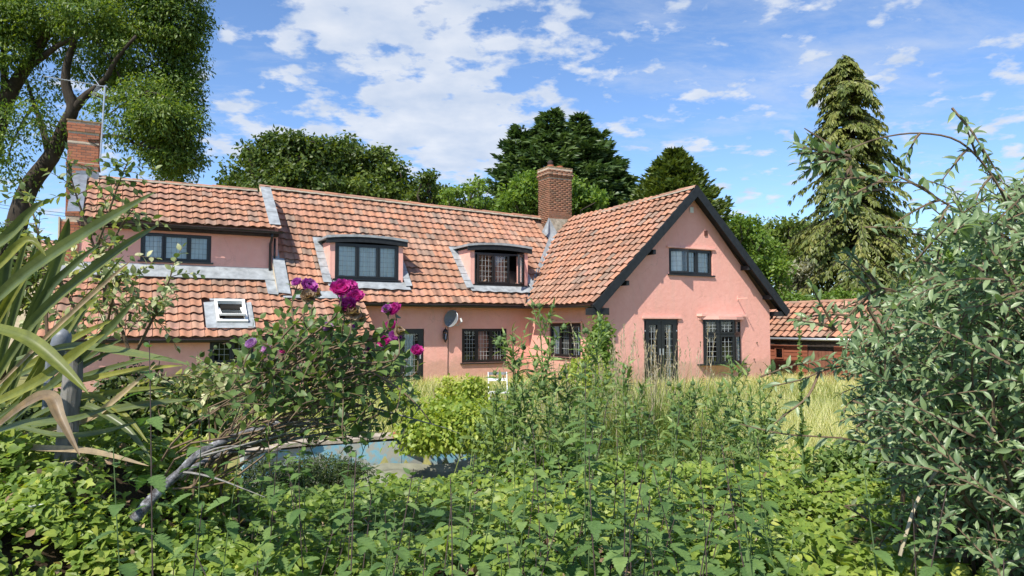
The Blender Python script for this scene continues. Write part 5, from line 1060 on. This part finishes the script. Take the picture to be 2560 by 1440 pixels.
# ---- round bushes of small leaves
def bush(name, label, px, py, d, rx, ry, mat, n, leaf, lobes=7, group=None, T=OV3, solo=0, flat=.9):
    c = at(px, py, d); s = d/FPX; b_ = np.array([c[0], c[1], 0.0]); t = empty(name, tuple(b_)); tag(t, label, 'shrub', group); LB = [(c, (rx*s*.75, rx*s*.6, ry*s*.8), 1.4)]
    for k in range(lobes): a = 2*math.pi*k/lobes; LB.append((c+np.array([math.cos(a)*rx*s*.58, math.sin(a)*rx*s*.38, (-.35*abs(math.cos(a))+RNG.uniform(-.25, .35))*ry*s]), (rx*s*RNG.uniform(.3, .46), rx*s*.4, ry*s*RNG.uniform(.35, .5)), 1))
    P, O, K = clumps(LB, 10, leaf*2.2, n//12); P[:, 2] = np.maximum(P[:, 2], .02); m_ = len(P); N = unit(unit(O)*.8+np.array([0, -.1, .6])+RNG.normal(size=(m_, 3))*.45); D = unit(unit(O)*.6+RNG.normal(size=(m_, 3))*.6+np.array([0, 0, -.5]))
    mb = MB()
    for k in range(9): q, _ = wob(b_, LB[k % len(LB)][0]+RNG.normal(size=3)*.1, 0, 0, 4, .1); mb.tube([tuple(np.array(tuple(x))-b_) for x in q], [.014, .012, .01, .008, .005], 5)
    tag(mb.build('stems', MAT['twig'], t), kind='stuff'); foliage(t, 'foliage', 'b', T, P, D, N, leaf*RNG.uniform(.6, 1.2, m_), np.clip(K*.5+RNG.random(m_)*.5, 0, .99), mat, solo, True); return t
bush('golden_shrub', 'rounded golden green shrub growing over the pool rim', 1140, 1062, 10.4, 160, 78, 'leaf_gold', 10000, .08, 11)
bush('golden_shrub', 'small golden shoots rising at the back of the golden shrub', 1185, 975, 11.0, 40, 34, 'leaf_gold', 900, .07, 4)
bush('golden_shrub', 'small golden spray standing against the wall right of the glazed door', 1120, 975, 11.2, 14, 34, 'leaf_gold', 300, .07, 3)
bush('lawn_shrub', 'low yellowish shrub on the lawn left of the golden shrub', 1000, 985, 12.5, 45, 26, 'leaf_gold', 900, .07, 4)
bush('evergreen_shrub', 'dark evergreen shrub behind the wooden post', 330, 1010, 4.7, 110, 110, 'leaf_box', 5200, .045, 8)
bush('heather_shrub', 'low dark heathery shrub in front of the pool', 810, 1180, 6.15, 120, 50, 'leaf_box', 6000, .04, 8, T=NEEDLE)
bush('heather_shrub', 'small dark heathery shrub left of the larger one', 660, 1190, 6.05, 90, 50, 'leaf_box', 2600, .04, 6, T=NEEDLE)
bush('climbing_plant', 'leafy climber hugging the corner downpipe of the gable', 1500, 860, 19.4, 24, 95, 'leaf_light', 1600, .12, 5)
bush('garden_bush', 'rounded bright bush below the side window of the gable', 1465, 930, 17.5, 60, 48, 'leaf_gold', 2000, .11, 6)
bush('garden_bush', 'leafy bush under the small lean-to window', 560, 960, 8.5, 90, 55, 'leaf_varieg', 2600, .07, 6)
bush('yellow_shrub', 'pale yellow leaved sprig beside the grey fallen branch', 455, 1130, 3.9, 55, 45, 'leaf_gold', 420, .05, 4)
bush('yellow_shrub', 'second pale yellow sprig lower beside the grey fallen branch', 520, 1195, 3.8, 40, 35, 'leaf_gold', 300, .045, 4)
bush('hedge_bush', 'dark bush behind the foot of the sword leaved plant', 110, 1060, 4.6, 150, 90, 'leaf_box', 4200, .05, 7)
bush('berry_shrub', 'green leafy shrub between the evergreen and the rose', 480, 1010, 4.6, 80, 60, 'leaf_rose', 2600, .05, 6)
bush('weed_bush', 'tangled green weeds below the silvery shrub', 2150, 1165, 5.2, 110, 70, 'leaf_thistle', 3000, .05, 7)
bush('inner_bush', 'added inner bush filling the dark gaps of the large silvery shrub', 2500, 1020, 4.4, 250, 240, 'leaf_elaeagnus', 12000, .06, 8, T=OV2)  # added bush that lightens the black gaps inside the shrub
# ---- sword leaved plant
b0 = at(10, 1130, 3.7); b0[2] = .35; t = empty('sword_leaved_plant', tuple(b0)); tag(t, 'large clump of sword shaped green and yellow leaves at the left edge', 'plant')
def strap(pts, w, mat, fold=.25):
    P = [Vector(tuple(p)) for p in pts]; P, _ = smooth_path(P, [0]*len(P), 5); n = len(P); V = []; F = []
    for i, p in enumerate(P):
        f = i/(n-1); d = (P[min(i+1, n-1)]-P[max(i-1, 0)]).normalized(); view = (Vector((0, 0, EYE))-p).normalized(); sd = d.cross(view+Vector((0, 0, .5))).normalized(); up = sd.cross(d)
        ww = w*(.55+.45*min(1, f*3))*(1-max(0, (f-.55)/.45)**1.6)+.0015; o = Vector(tuple(b0))
        V += [tuple(p-o-sd*ww/2+up*ww*fold), tuple(p-o-sd*ww*.22+up*ww*fold*.35), tuple(p-o), tuple(p-o+sd*ww*.22+up*ww*fold*.35), tuple(p-o+sd*ww/2+up*ww*fold)]
    for i in range(n-1):
        for k in range(4): a = 5*i+k; F.append((a, a+1, a+6, a+5))
    rn = np.repeat(np.clip(.5+.2*RNG.normal()+.25*np.abs(np.arange(4)-1.5)/1.5-.12, 0.02, .95).reshape(1, 4), n-1, 0).ravel(); return link('leaf', np_mesh('leaf', np.array(V), np.array(F), MAT[mat], rn, True), t)
LV = [([(-60, 800, 3.3), (60, 690, 3.2), (230, 575, 3.05), (392, 478, 2.9)], .085, 'phormium_green'), ([(-40, 1000, 3.5), (90, 800, 3.3), (280, 640, 3.1), (400, 560, 3.0)], .07, 'phormium_green'), ([(20, 1000, 3.7), (120, 720, 3.6), (160, 600, 3.55), (172, 545, 3.5)], .075, 'phormium_green'),
      ([(-60, 900, 3.4), (40, 720, 3.3), (90, 650, 3.25), (118, 615, 3.2)], .06, 'phormium_yellow'), ([(-20, 1010, 3.6), (90, 880, 3.4), (190, 790, 3.2), (256, 738, 3.1)], .065, 'phormium_yellow'), ([(20, 1060, 3.6), (170, 930, 3.4), (270, 830, 3.2), (338, 750, 3.1)], .07, 'phormium_green'),
      ([(40, 900, 3.5), (180, 868, 3.3), (330, 885, 3.15), (478, 912, 3.0)], .06, 'phormium_green'), ([(-60, 810, 3.1), (60, 845, 3.0), (140, 905, 2.95), (222, 985, 2.9)], .085, 'phormium_yellow'), ([(-60, 1030, 3.2), (90, 960, 3.1), (200, 880, 3.0), (262, 835, 2.95)], .075, 'phormium_yellow'),
      ([(-60, 640, 3.2), (10, 600, 3.2), (70, 540, 3.15), (110, 500, 3.1)], .07, 'phormium_green'), ([(-60, 720, 3.0), (0, 660, 3.0), (70, 600, 3.0), (115, 640, 3.0)], .05, 'phormium_yellow'), ([(0, 1000, 3.6), (100, 760, 3.5), (190, 660, 3.45), (250, 612, 3.4)], .055, 'phormium_green'),
      ([(20, 1080, 3.6), (170, 1010, 3.4), (300, 1060, 3.3), (380, 1150, 3.25)], .05, 'phormium_green'), ([(40, 1090, 3.6), (200, 1060, 3.4), (290, 1000, 3.3), (395, 905, 3.2)], .045, 'phormium_dead'), ([(60, 1080, 3.6), (200, 990, 3.5), (300, 1030, 3.4), (372, 1110, 3.3)], .045, 'phormium_yellow'),
      ([(-20, 1080, 3.1), (70, 1010, 2.95), (125, 995, 2.9), (150, 1045, 2.85), (200, 1140, 2.8)], .075, 'phormium_dead'), ([(0, 960, 3.2), (130, 830, 3.1), (250, 720, 3.0), (330, 650, 2.95)], .028, 'phormium_dead'), ([(20, 1060, 3.4), (150, 1090, 3.3), (260, 1080, 3.25), (355, 1050, 3.2)], .04, 'phormium_green'),
      ([(-60, 1100, 3.3), (60, 1060, 3.2), (180, 1050, 3.15), (300, 1010, 3.1)], .05, 'phormium_green'), ([(-50, 960, 3.8), (0, 780, 3.7), (20, 650, 3.65), (60, 560, 3.6)], .07, 'phormium_green'), ([(-20, 1100, 3.4), (80, 1120, 3.3), (230, 1130, 3.2), (372, 1165, 3.1)], .045, 'phormium_dead')]
for k in range(16):
    a = RNG.uniform(.15, 1.35); L_ = RNG.uniform(330, 560); x0, y0 = RNG.uniform(-60, 60), RNG.uniform(980, 1100); d = RNG.uniform(3.5, 4.2)
    LV.append(([(x0, y0, d), (x0+.4*L_*math.cos(a), y0-.42*L_*math.sin(a), d-.1), (x0+.75*L_*math.cos(a), y0-.75*L_*math.sin(a), d-.15), (x0+L_*math.cos(a), y0-.97*L_*math.sin(a)+8, d-.2)], RNG.uniform(.04, .06), ['phormium_green', 'phormium_green', 'phormium_green', 'phormium_yellow'][int(RNG.integers(4))]))
for pts, w, m_ in LV: strap([at(*p) for p in pts], w*.70, m_)
# ---- posts and litter
p0, p1 = at(158, 1190, 3.35), at(188, 868, 3.35); fp = MB(); d = Vector(tuple(p1-p0)); n = 9; o = Vector((p0[0], p0[1], 0)); pp = [Vector((p0[0]-.02, p0[1], 0))-o]+[Vector(tuple(p0+(p1-p0)*i/n))-o+Vector((random.gauss(0, .002), 0, 0)) for i in range(n+1)]
t = empty('wooden_post', tuple(o)); tag(t, 'weathered grey wooden post rising among the sword shaped leaves', 'post'); fp.tube(pp, [.048]*2+[.046, .045, .045, .044, .043, .043, .042, .041, .038], 14).build('shaft', MAT['grey_wood'], t)
p0, p1 = at(106, 1160, 3.6), at(128, 880, 3.6); o = Vector((p0[0], p0[1], 0)); t = empty('dark_post', tuple(o)); tag(t, 'dark thin post with a blue black cap behind the grey wooden post', 'post'); MB().tube([Vector((0, 0, 0)), Vector(tuple(p0))-o, Vector(tuple(p1))-o], [.022]*3, 8).build('shaft', MAT['dark_lead'], t)
q = Vector(tuple(at(150, 868, 3.55)))-o; MB().tube([q+Vector((-.03, 0, -.05)), q+Vector((0, 0, 0)), q+Vector((.012, 0, .06)), q+Vector((.03, 0, .085))], [.035, .045, .042, .02], 10).build('cap', MAT['dark_lead'], t, True)
c = at(84, 1168, 2.9); t = empty('plastic_tub', (c[0], c[1], float(bank_h(np.array(c[0]), np.array(c[1])))+.055), .7); tag(t, 'small white plastic tub showing through the ivy by the post', 'tub'); MB().prism([(-.035, -.02, 0), (.035, -.02, 0), (.04, .02, 0), (-.04, .02, 0)], (0, 0, .025)).build('tub', MAT['white_paint'], t); MB().box(-.043, .043, -.026, .026, .0251, .03).build('rim', MAT['white_paint'], t)
def branch(label, pts, r0, r1, subs):
    P, _ = smooth_path([Vector(tuple(at(*p))) for p in pts], [0]*len(pts), 5); o = P[0].copy(); t = empty('fallen_branch', tuple(o)); tag(t, label, 'branch'); n = len(P)
    MB().tube([p-o for p in P], [(r0+(r1-r0)*i/(n-1))*random.uniform(.92, 1.08) for i in range(n)], 8).build('limb', MAT['lichen_wood'], t, True)
    for k in range(subs):
        i = int(RNG.integers(n//3, n-2)); s = shoot(np.array(tuple(P[i])), np.array([.9, RNG.normal()*.3, .35+RNG.normal()*.3]), RNG.uniform(.25, .6), .3); MB().tube([Vector(tuple(x))-o for x in s], [.007*(1-j/10) for j in range(len(s))], 5).build('twig', MAT['grey_wood'], t)
branch('lichened grey branch lying aslant through the nettles left of centre', [(335, 1300, 3.1), (395, 1230, 3.15), (450, 1180, 3.2), (510, 1125, 3.25), (620, 1080, 3.3), (760, 1035, 3.35), (880, 990, 3.4)], .026, .008, 12)
branch('thinner grey branch beside the lichened one, under the rose', [(430, 1200, 3.3), (520, 1150, 3.35), (600, 1120, 3.4), (720, 1100, 3.4), (800, 1085, 3.45)], .016, .005, 9)
# white stone and slab
def rock(label, px, py, d, sx, sy, sz, mat, name):
    c = at(px, py, d); t = empty(name, (c[0], c[1], 0.0)); tag(t, label, name.split('_')[-1]); mb = MB(); n = 9
    for i in range(6):
        f = i/5; rr = math.sin(math.pi*(.12+.80*f))**.5*(1 if f < .95 else .4)
        for k in range(n): a = 2*math.pi*k/n; j = 1+.14*math.sin(k*2.7+i*1.3); mb.V.append((sx*rr*math.cos(a)*j, sy*rr*math.sin(a)*j, sz*f))
    for i in range(5):
        for k in range(n): mb.F.append((i*n+k, i*n+(k+1) % n, (i+1)*n+(k+1) % n, (i+1)*n+k))
    mb.F.append(tuple(5*n+k for k in range(n))); mb.build('block', MAT[mat], t); return t
rock('pale boulder half hidden behind the right thistles', 1768, 1080, 8.6, .20, .16, .36, 'white_paint', 'garden_boulder')
c = gz(1935, 1165, .02); t = empty('paving_slab', (c[0], c[1], .01), .3); tag(t, 'grey paving slab lying in the rough grass at the right', 'slab'); MB().prism([(-.3, -.3, 0), (.3, -.3, 0), (.29, .3, .02), (-.3, .31, .02)], (0, 0, .06)).build('slab', MAT['slab_grey'], t)
# folding chair
c = at(1246, 950, 14.6); t = empty('folding_chair', (c[0], c[1], 0), R(8)); tag(t, 'slim white metal folding chair on the terrace below the kitchen window', 'chair')
for sx in (-.19, .19):
    MB().tube([(sx, -.22, 0), (sx, .05, .42), (sx, .16, .84)], .011, 6).build('back_leg', MAT['white_paint'], t); MB().tube([(sx*.9, .2, 0), (sx*.9, -.18, .44)], .011, 6).build('front_leg', MAT['white_paint'], t)
for k in range(6): MB().box(-.19, .19, -.18+k*.065, -.135+k*.065, .435, .448).build('seat_slat', MAT['white_paint'], t)
for z in (.66, .78): MB().prism([(-.2, .12+(z-.66)*.27, z), (0, .15+(z-.66)*.27, z), (.2, .12+(z-.66)*.27, z), (.2, .128+(z-.66)*.27, z), (0, .158+(z-.66)*.27, z), (-.2, .128+(z-.66)*.27, z)], (0, .01, .055)).build('back_slat', MAT['white_paint'] if z < .7 else MAT['dish_grey'], t)
# ---- thistles
TL = leaf_nettle(.11, 5, .35); TL2 = leaf_oval(.13, .2, 4, .05)
THI = [(1355, 765, 5.6, 'tallest thistle, with spiny upright stem, in front of the gable side window'), (1290, 850, 5.5, 'branched thistle at the left of the thistle group, buds above the chair'), (1420, 930, 5.7, 'thistle just right of the tallest one, below the side window'), (1505, 800, 6.0, 'tall thistle beside the corner downpipe'), (1240, 1000, 5.4, 'low thistle at the left foot of the thistle group'), (1565, 930, 5.8, 'thistle with dark buds left of the gable doors'), (1480, 1000, 5.3, 'low thistle in the middle of the group'), (1730, 980, 5.9, 'thistle with dark buds right of the gable doors'), (1835, 915, 6.0, 'bushy thistle in front of the bow window'), (1905, 955, 6.0, 'thistle at the right corner of the gable'), (1790, 1000, 5.6, 'low thistle between the pale boulder and the bow window'), (1880, 1010, 5.5, 'low thistle right of the pale boulder'), (1380, 1010, 5.2, 'low bushy thistle at the foot of the tallest one'), (1310, 960, 5.3, 'slim thistle between the chair and the tallest thistle'), (1690, 1020, 5.8, 'small thistle below the gable doors')]
for (px, py, d, lab) in THI:
    top = at(px, py, d); b0 = np.array([top[0]+RNG.normal()*.06, top[1], .05]); t = empty('thistle', tuple(b0)); tag(t, lab, 'thistle', 'thistles in front of the gable'); H = top[2]-b0[2]
    mn = np.array([b0+np.array([0, 0, H*f])+np.array([(top[0]-b0[0])*f+.02*math.sin(f*5), 0, 0]) for f in np.linspace(0, 1, 9)]); br = []; buds = [mn[-1]]
    for k in range(int(10+H*6)):
        f = RNG.uniform(.25, .95); p = b0+np.array([(top[0]-b0[0])*f, 0, H*f]); a = RNG.uniform(0, 6.28); L_ = (.20+.38*(1-f))*RNG.uniform(.6, 1.2); s = shoot(p, np.array([math.cos(a)*.75, math.sin(a)*.75, .9]), L_, -.35, 6, .06); br.append(s)
        if RNG.random() < .55: buds.append(s[-1])
    mb = MB(); stems(mb, [mn], b0, .009, .004, 6); stems(mb, br, b0, .004, .002, 4); mb.build('stem', MAT['green_stem'], t)
    P, D, N, S = leafy([mn]+br, .038, .115, .02, 1.1, .4, .6, .6); P2, D2, N2, S2 = leafy([mn]+br, .020, .036, .05, 1.1, .5, .5)
    foliage(t, 'foliage', 'th', TL, P, D, N, S, np.clip(RNG.normal(.45, .2, len(P)), 0, .99), 'leaf_thistle', 0, False); foliage(t, 'bracts', 'th2', TL2, P2, D2, N2, S2, np.clip(RNG.normal(.45, .2, len(P2)), 0, .99), 'leaf_thistle', 0)
    for q in buds:
        mb = MB(); r_ = RNG.uniform(.014, .022); mb.lathe([(0, -r_), (r_*.8, -r_*.6), (r_, 0), (r_*.7, r_*.9), (r_*.25, r_*1.3), (0, r_*1.35)], 8, tuple(q-b0))
        for k in range(10): v = rdir(1)[0]; v[2] = abs(v[2])*.6; mb.tube([tuple(q-b0+v*r_*.8), tuple(q-b0+v*r_*2.0)], [.0022, .0003], 3, False)
        mb.build('flower_bud', MAT['green_stem'], t)
# tall seed spike
c = at(2005, 960, 4.8); t = empty('seed_spike', (c[0], c[1], 0)); tag(t, 'single tall green seed spike standing before the outbuilding', 'plant'); top = at(1998, 800, 4.8)-c+np.array([0, 0, c[2]]); MB().tube([(0, 0, 0), tuple(top*.5), tuple(top)], [.008, .006, .002], 5).build('stem', MAT['green_stem'], t)
f = RNG.uniform(.52, 1, 260); P = np.array([c[0], c[1], 0])+top*f[:, None]; D = rdir(260)+np.array([0, 0, .6]); foliage(t, 'seeds', 'n', OV3, P, D, rdir(260), .035*(1.25-f)+.010, RNG.random(260), 'leaf_thistle')
f = RNG.uniform(.2, .62, 60); P = np.array([c[0], c[1], 0])+top*f[:, None]; foliage(t, 'foliage', 'o', OV2, P, rdir(60)+np.array([0, 0, .3]), rdir(60)+np.array([0, 0, 1]), np.full(60, .10), RNG.random(60)*.5, 'leaf_thistle')
# ---- nettles
NL = leaf_nettle(); NSOLO = 0
def nettle(px, py, d, label, solo=False, big=1.0):
    top = at(px, py, d); bx = top[0]+RNG.normal()*.13; by = top[1]+RNG.normal()*.08; bz = float(bank_h(np.array(bx), np.array(by)))-.25; b0 = np.array([bx, by, bz]); t = empty('nettle', tuple(b0)); tag(t, label, 'nettle', 'nettles along the bank in the foreground')
    H = top[2]-bz; n = 8; ax = np.array([b0+(top-b0)*f+np.array([.012*math.sin(f*4+px), .01*math.cos(f*3), 0]) for f in np.linspace(0, 1, n)]); mb = MB(); stems(mb, [ax], b0, .0034*big, .0014, 5); mb.build('stem', MAT['purple_stem'] if RNG.random() < .55 else MAT['green_stem'], t)
    P = []; D = []; N = []; S = []; z = .02; a = RNG.uniform(0, 3.14); gap = .028
    while z < min(H*.95, .62):
        f = 1-z/H; p = b0+(top-b0)*f; sz = min(.092, .030+z*.30)*big*RNG.uniform(.85, 1.15)
        for s in (0, math.pi): o = np.array([math.cos(a+s), math.sin(a+s), 0]); el = .8 if z < .05 else .22-1.5*min(z, .35); dd = unit(o+np.array([0, 0, el])+RNG.normal(size=3)*.10); P.append(p+o*.012); D.append(dd); N.append(unit(np.array([0, 0, 1])-o*.15+RNG.normal(size=3)*.14)); S.append(sz)
        a += math.pi/2+RNG.normal()*.15; gap = min(.088, gap*1.28); z += gap
    P, D, N, S = map(np.array, (P, D, N, S)); foliage(t, 'foliage', 'nl', NL, P, D, N, S, np.clip(RNG.normal(.5, .2, len(P)), 0, .99), 'leaf_nettle', len(P) if solo else 0, True)
NET = [(368, 852, 2.25, 'tallest nettle, rising in front of the lean-to at the left'), (508, 1005, 2.6, 'tall nettle crossing the grey fallen branch'), (600, 1090, 2.9, 'nettle under the rose canes left of the heather'), (886, 1098, 3.0, 'nettle before the pool, just right of the heather'), (700, 1075, 3.2, 'thin nettle before the blue pool rim'), (1455, 905, 2.9, 'tall slim nettle among the thistles under the side window'), (1478, 1120, 2.5, 'broad nettle below the thistles, centre right'), (1596, 1000, 2.9, 'tall nettle before the tall grass clump'), (1640, 1175, 2.4, 'nettle with long stem right of the broad one'), (1810, 1110, 2.6, 'nettle in front of the pale boulder'), (1745, 1215, 2.3, 'low wide nettle right of centre at the bottom'), (2370, 1225, 2.2, 'dark nettle under the silvery shrub by the dead cane'), (1000, 1290, 2.4, 'nettle in the middle of the ivy bank'), (1130, 1230, 2.6, 'nettle on the ivy crest right of the heather'), (960, 1275, 2.5, 'upright nettle left of the middle of the ivy'), (500, 1260, 2.3, 'nettle beside the foot of the fallen branch'), (1270, 1290, 2.4, 'nettle right of the middle of the ivy bank'), (1985, 1330, 2.1, 'nettle at the bottom edge below the bright ivy')]
for px, py, d, lab in NET: nettle(px, py, d, lab, True)
LOW = [(RNG.uniform(1270, 1960), RNG.uniform(985, 1150), RNG.uniform(2.7, 4.2)) for _ in range(26)]+[(RNG.uniform(600, 760), RNG.uniform(1060, 1160), RNG.uniform(2.7, 3.6)) for _ in range(5)]
while len(LOW) < 118:
    d = RNG.uniform(1.9, 3.6); px = RNG.uniform(-40, 2560); py = RNG.uniform(1110, 1430)
    if px < 420 and RNG.random() < .75: continue
    if 310 < px < 620 and py < 1310: continue
    if 1930 < px < 2420 and RNG.random() < .9: continue
    if at(px, py, d)[2] < .66: d = (1.75-.70)/((py-818)/FPX)
    LOW.append((px, py, max(d, 1.8)))
MARK = [(330, 'below the sword leaved plant'), (560, 'beside the fallen branch'), (760, 'below the left rose blooms'), (960, 'before the dark heather'), (1160, 'before the pool'), (1330, 'below the golden shrub'), (1500, 'below the tallest thistle'), (1690, 'below the glazed gable doors'), (1900, 'below the bow window'), (2200, 'below the outbuilding'), (9999, 'under the silvery shrub')]
ORD = ['first', 'second', 'third', 'fourth', 'fifth', 'sixth', 'seventh', 'eighth', 'ninth', 'tenth', 'eleventh', 'twelfth', 'thirteenth', 'fourteenth', 'fifteenth', 'sixteenth', 'seventeenth', 'eighteenth']; CELL = {}
for q in sorted(LOW):
    row = 'upper' if q[1] < 1225 else ('middle' if q[1] < 1330 else 'lowest'); mk = next(m_ for lim, m_ in MARK if q[0] < lim); n = CELL.get((row, mk), 0); CELL[(row, mk)] = n+1
    nettle(*q, f'{ORD[min(n, 17)]} nettle from the left, {row} row on the bank, {mk}')
# ---- ivy over the bank
def ivy(name, label, n, T, size, mat, sel=None, lift=.17):
    y = RNG.uniform(1.75, 6.35, n); x = RNG.uniform(-1, 1, n)*(.76*y+.25)
    x = np.concatenate([x, RNG.uniform(-2.7, -.8, n//5)]); y = np.concatenate([y, RNG.uniform(1.5, 3.3, n//5)]); n = len(x)
    if sel is not None: k = sel(x, y); x, y = x[k], y[k]
    gap = np.sin(x*5.3+1.1*np.sin(y*3.1))*np.sin(y*5.9+1.3*np.sin(x*2.7))+.5*np.sin(x*13+y*7)*np.sin(y*11-x*5); k = RNG.random(n) < np.clip(1.05-.95*np.clip((gap-.15)/.5, 0, 1), .12, 1); x, y = x[k], y[k]
    n = len(x); z = bank_h(x, y)+RNG.random(n)**.7*lift*(1+.6*np.sin(x*2.9+1)*np.sin(y*3.7))+.05*np.sin(x*9+y*4)*np.sin(y*7-x*3)+.02; P = np.stack([x, y, z], -1); N = unit(np.stack([-.15+RNG.normal(size=n)*.6, -.45+RNG.normal(size=n)*.6, np.ones(n)], -1)); D = unit(np.stack([RNG.normal(size=n), -.5+RNG.normal(size=n)*.7, -.35+RNG.normal(size=n)*.3], -1))
    pat = .5+.3*np.sin(x*2.1+1)*np.sin(y*1.9)+.35*np.exp(-((x-1.65)**2/.5+(y-4.2)**2/.9)); K = np.clip(pat*.55+RNG.normal(.14, .16, n), 0, .99)  # brighter spot at the right: a pool of sunlight painted into the leaf colour
    o = foliage(None, name, 'iv', T, P, D, N, size*RNG.uniform(.5, 1.25, n), K, mat, 0, False); tag(o, label, 'ground cover')
ivy('ivy', 'pale green ivy and bindweed leaves covering the whole bank', 56000, IVY, .046, 'leaf_ivy')
ivy('bindweed', 'heart shaped bindweed leaves threaded through the ivy', 24000, HEART, .042, 'leaf_ivy')
mb = MB()
for k in range(230):
    y = RNG.uniform(2.0, 6.0); x = RNG.uniform(-1, 1)*(.74*y); a = RNG.uniform(0, 6.28); pts = []
    for j in range(7): x += math.cos(a)*.05; y += math.sin(a)*.05; a += RNG.normal()*.5; pts.append((x, y, float(bank_h(np.array(x), np.array(y)))+.07+.05*math.sin(j*.9+k)))
    mb.tube(pts, .0028, 4, False)
tag(mb.build('ivy_stems', MAT['pale_twig']), 'dry pale runners woven through the ivy on the bank', 'stems', kind='stuff')

# dry leaves caught in the ivy
n = 1500; y = RNG.uniform(1.9, 6.0, n); x = RNG.uniform(-1, 1, n)*(.75*y); P = np.stack([x, y, bank_h(x, y)+.04+RNG.random(n)*.09], -1)
tag(foliage(None, 'leaf_litter', 'dl', OV3, P, rdir(n), unit(rdir(n)*.7+np.array([0, -.3, 1.])), .045*RNG.uniform(.5, 1.2, n), RNG.random(n), 'petal_dead'), 'brown dry leaves caught among the ivy', 'leaf litter')
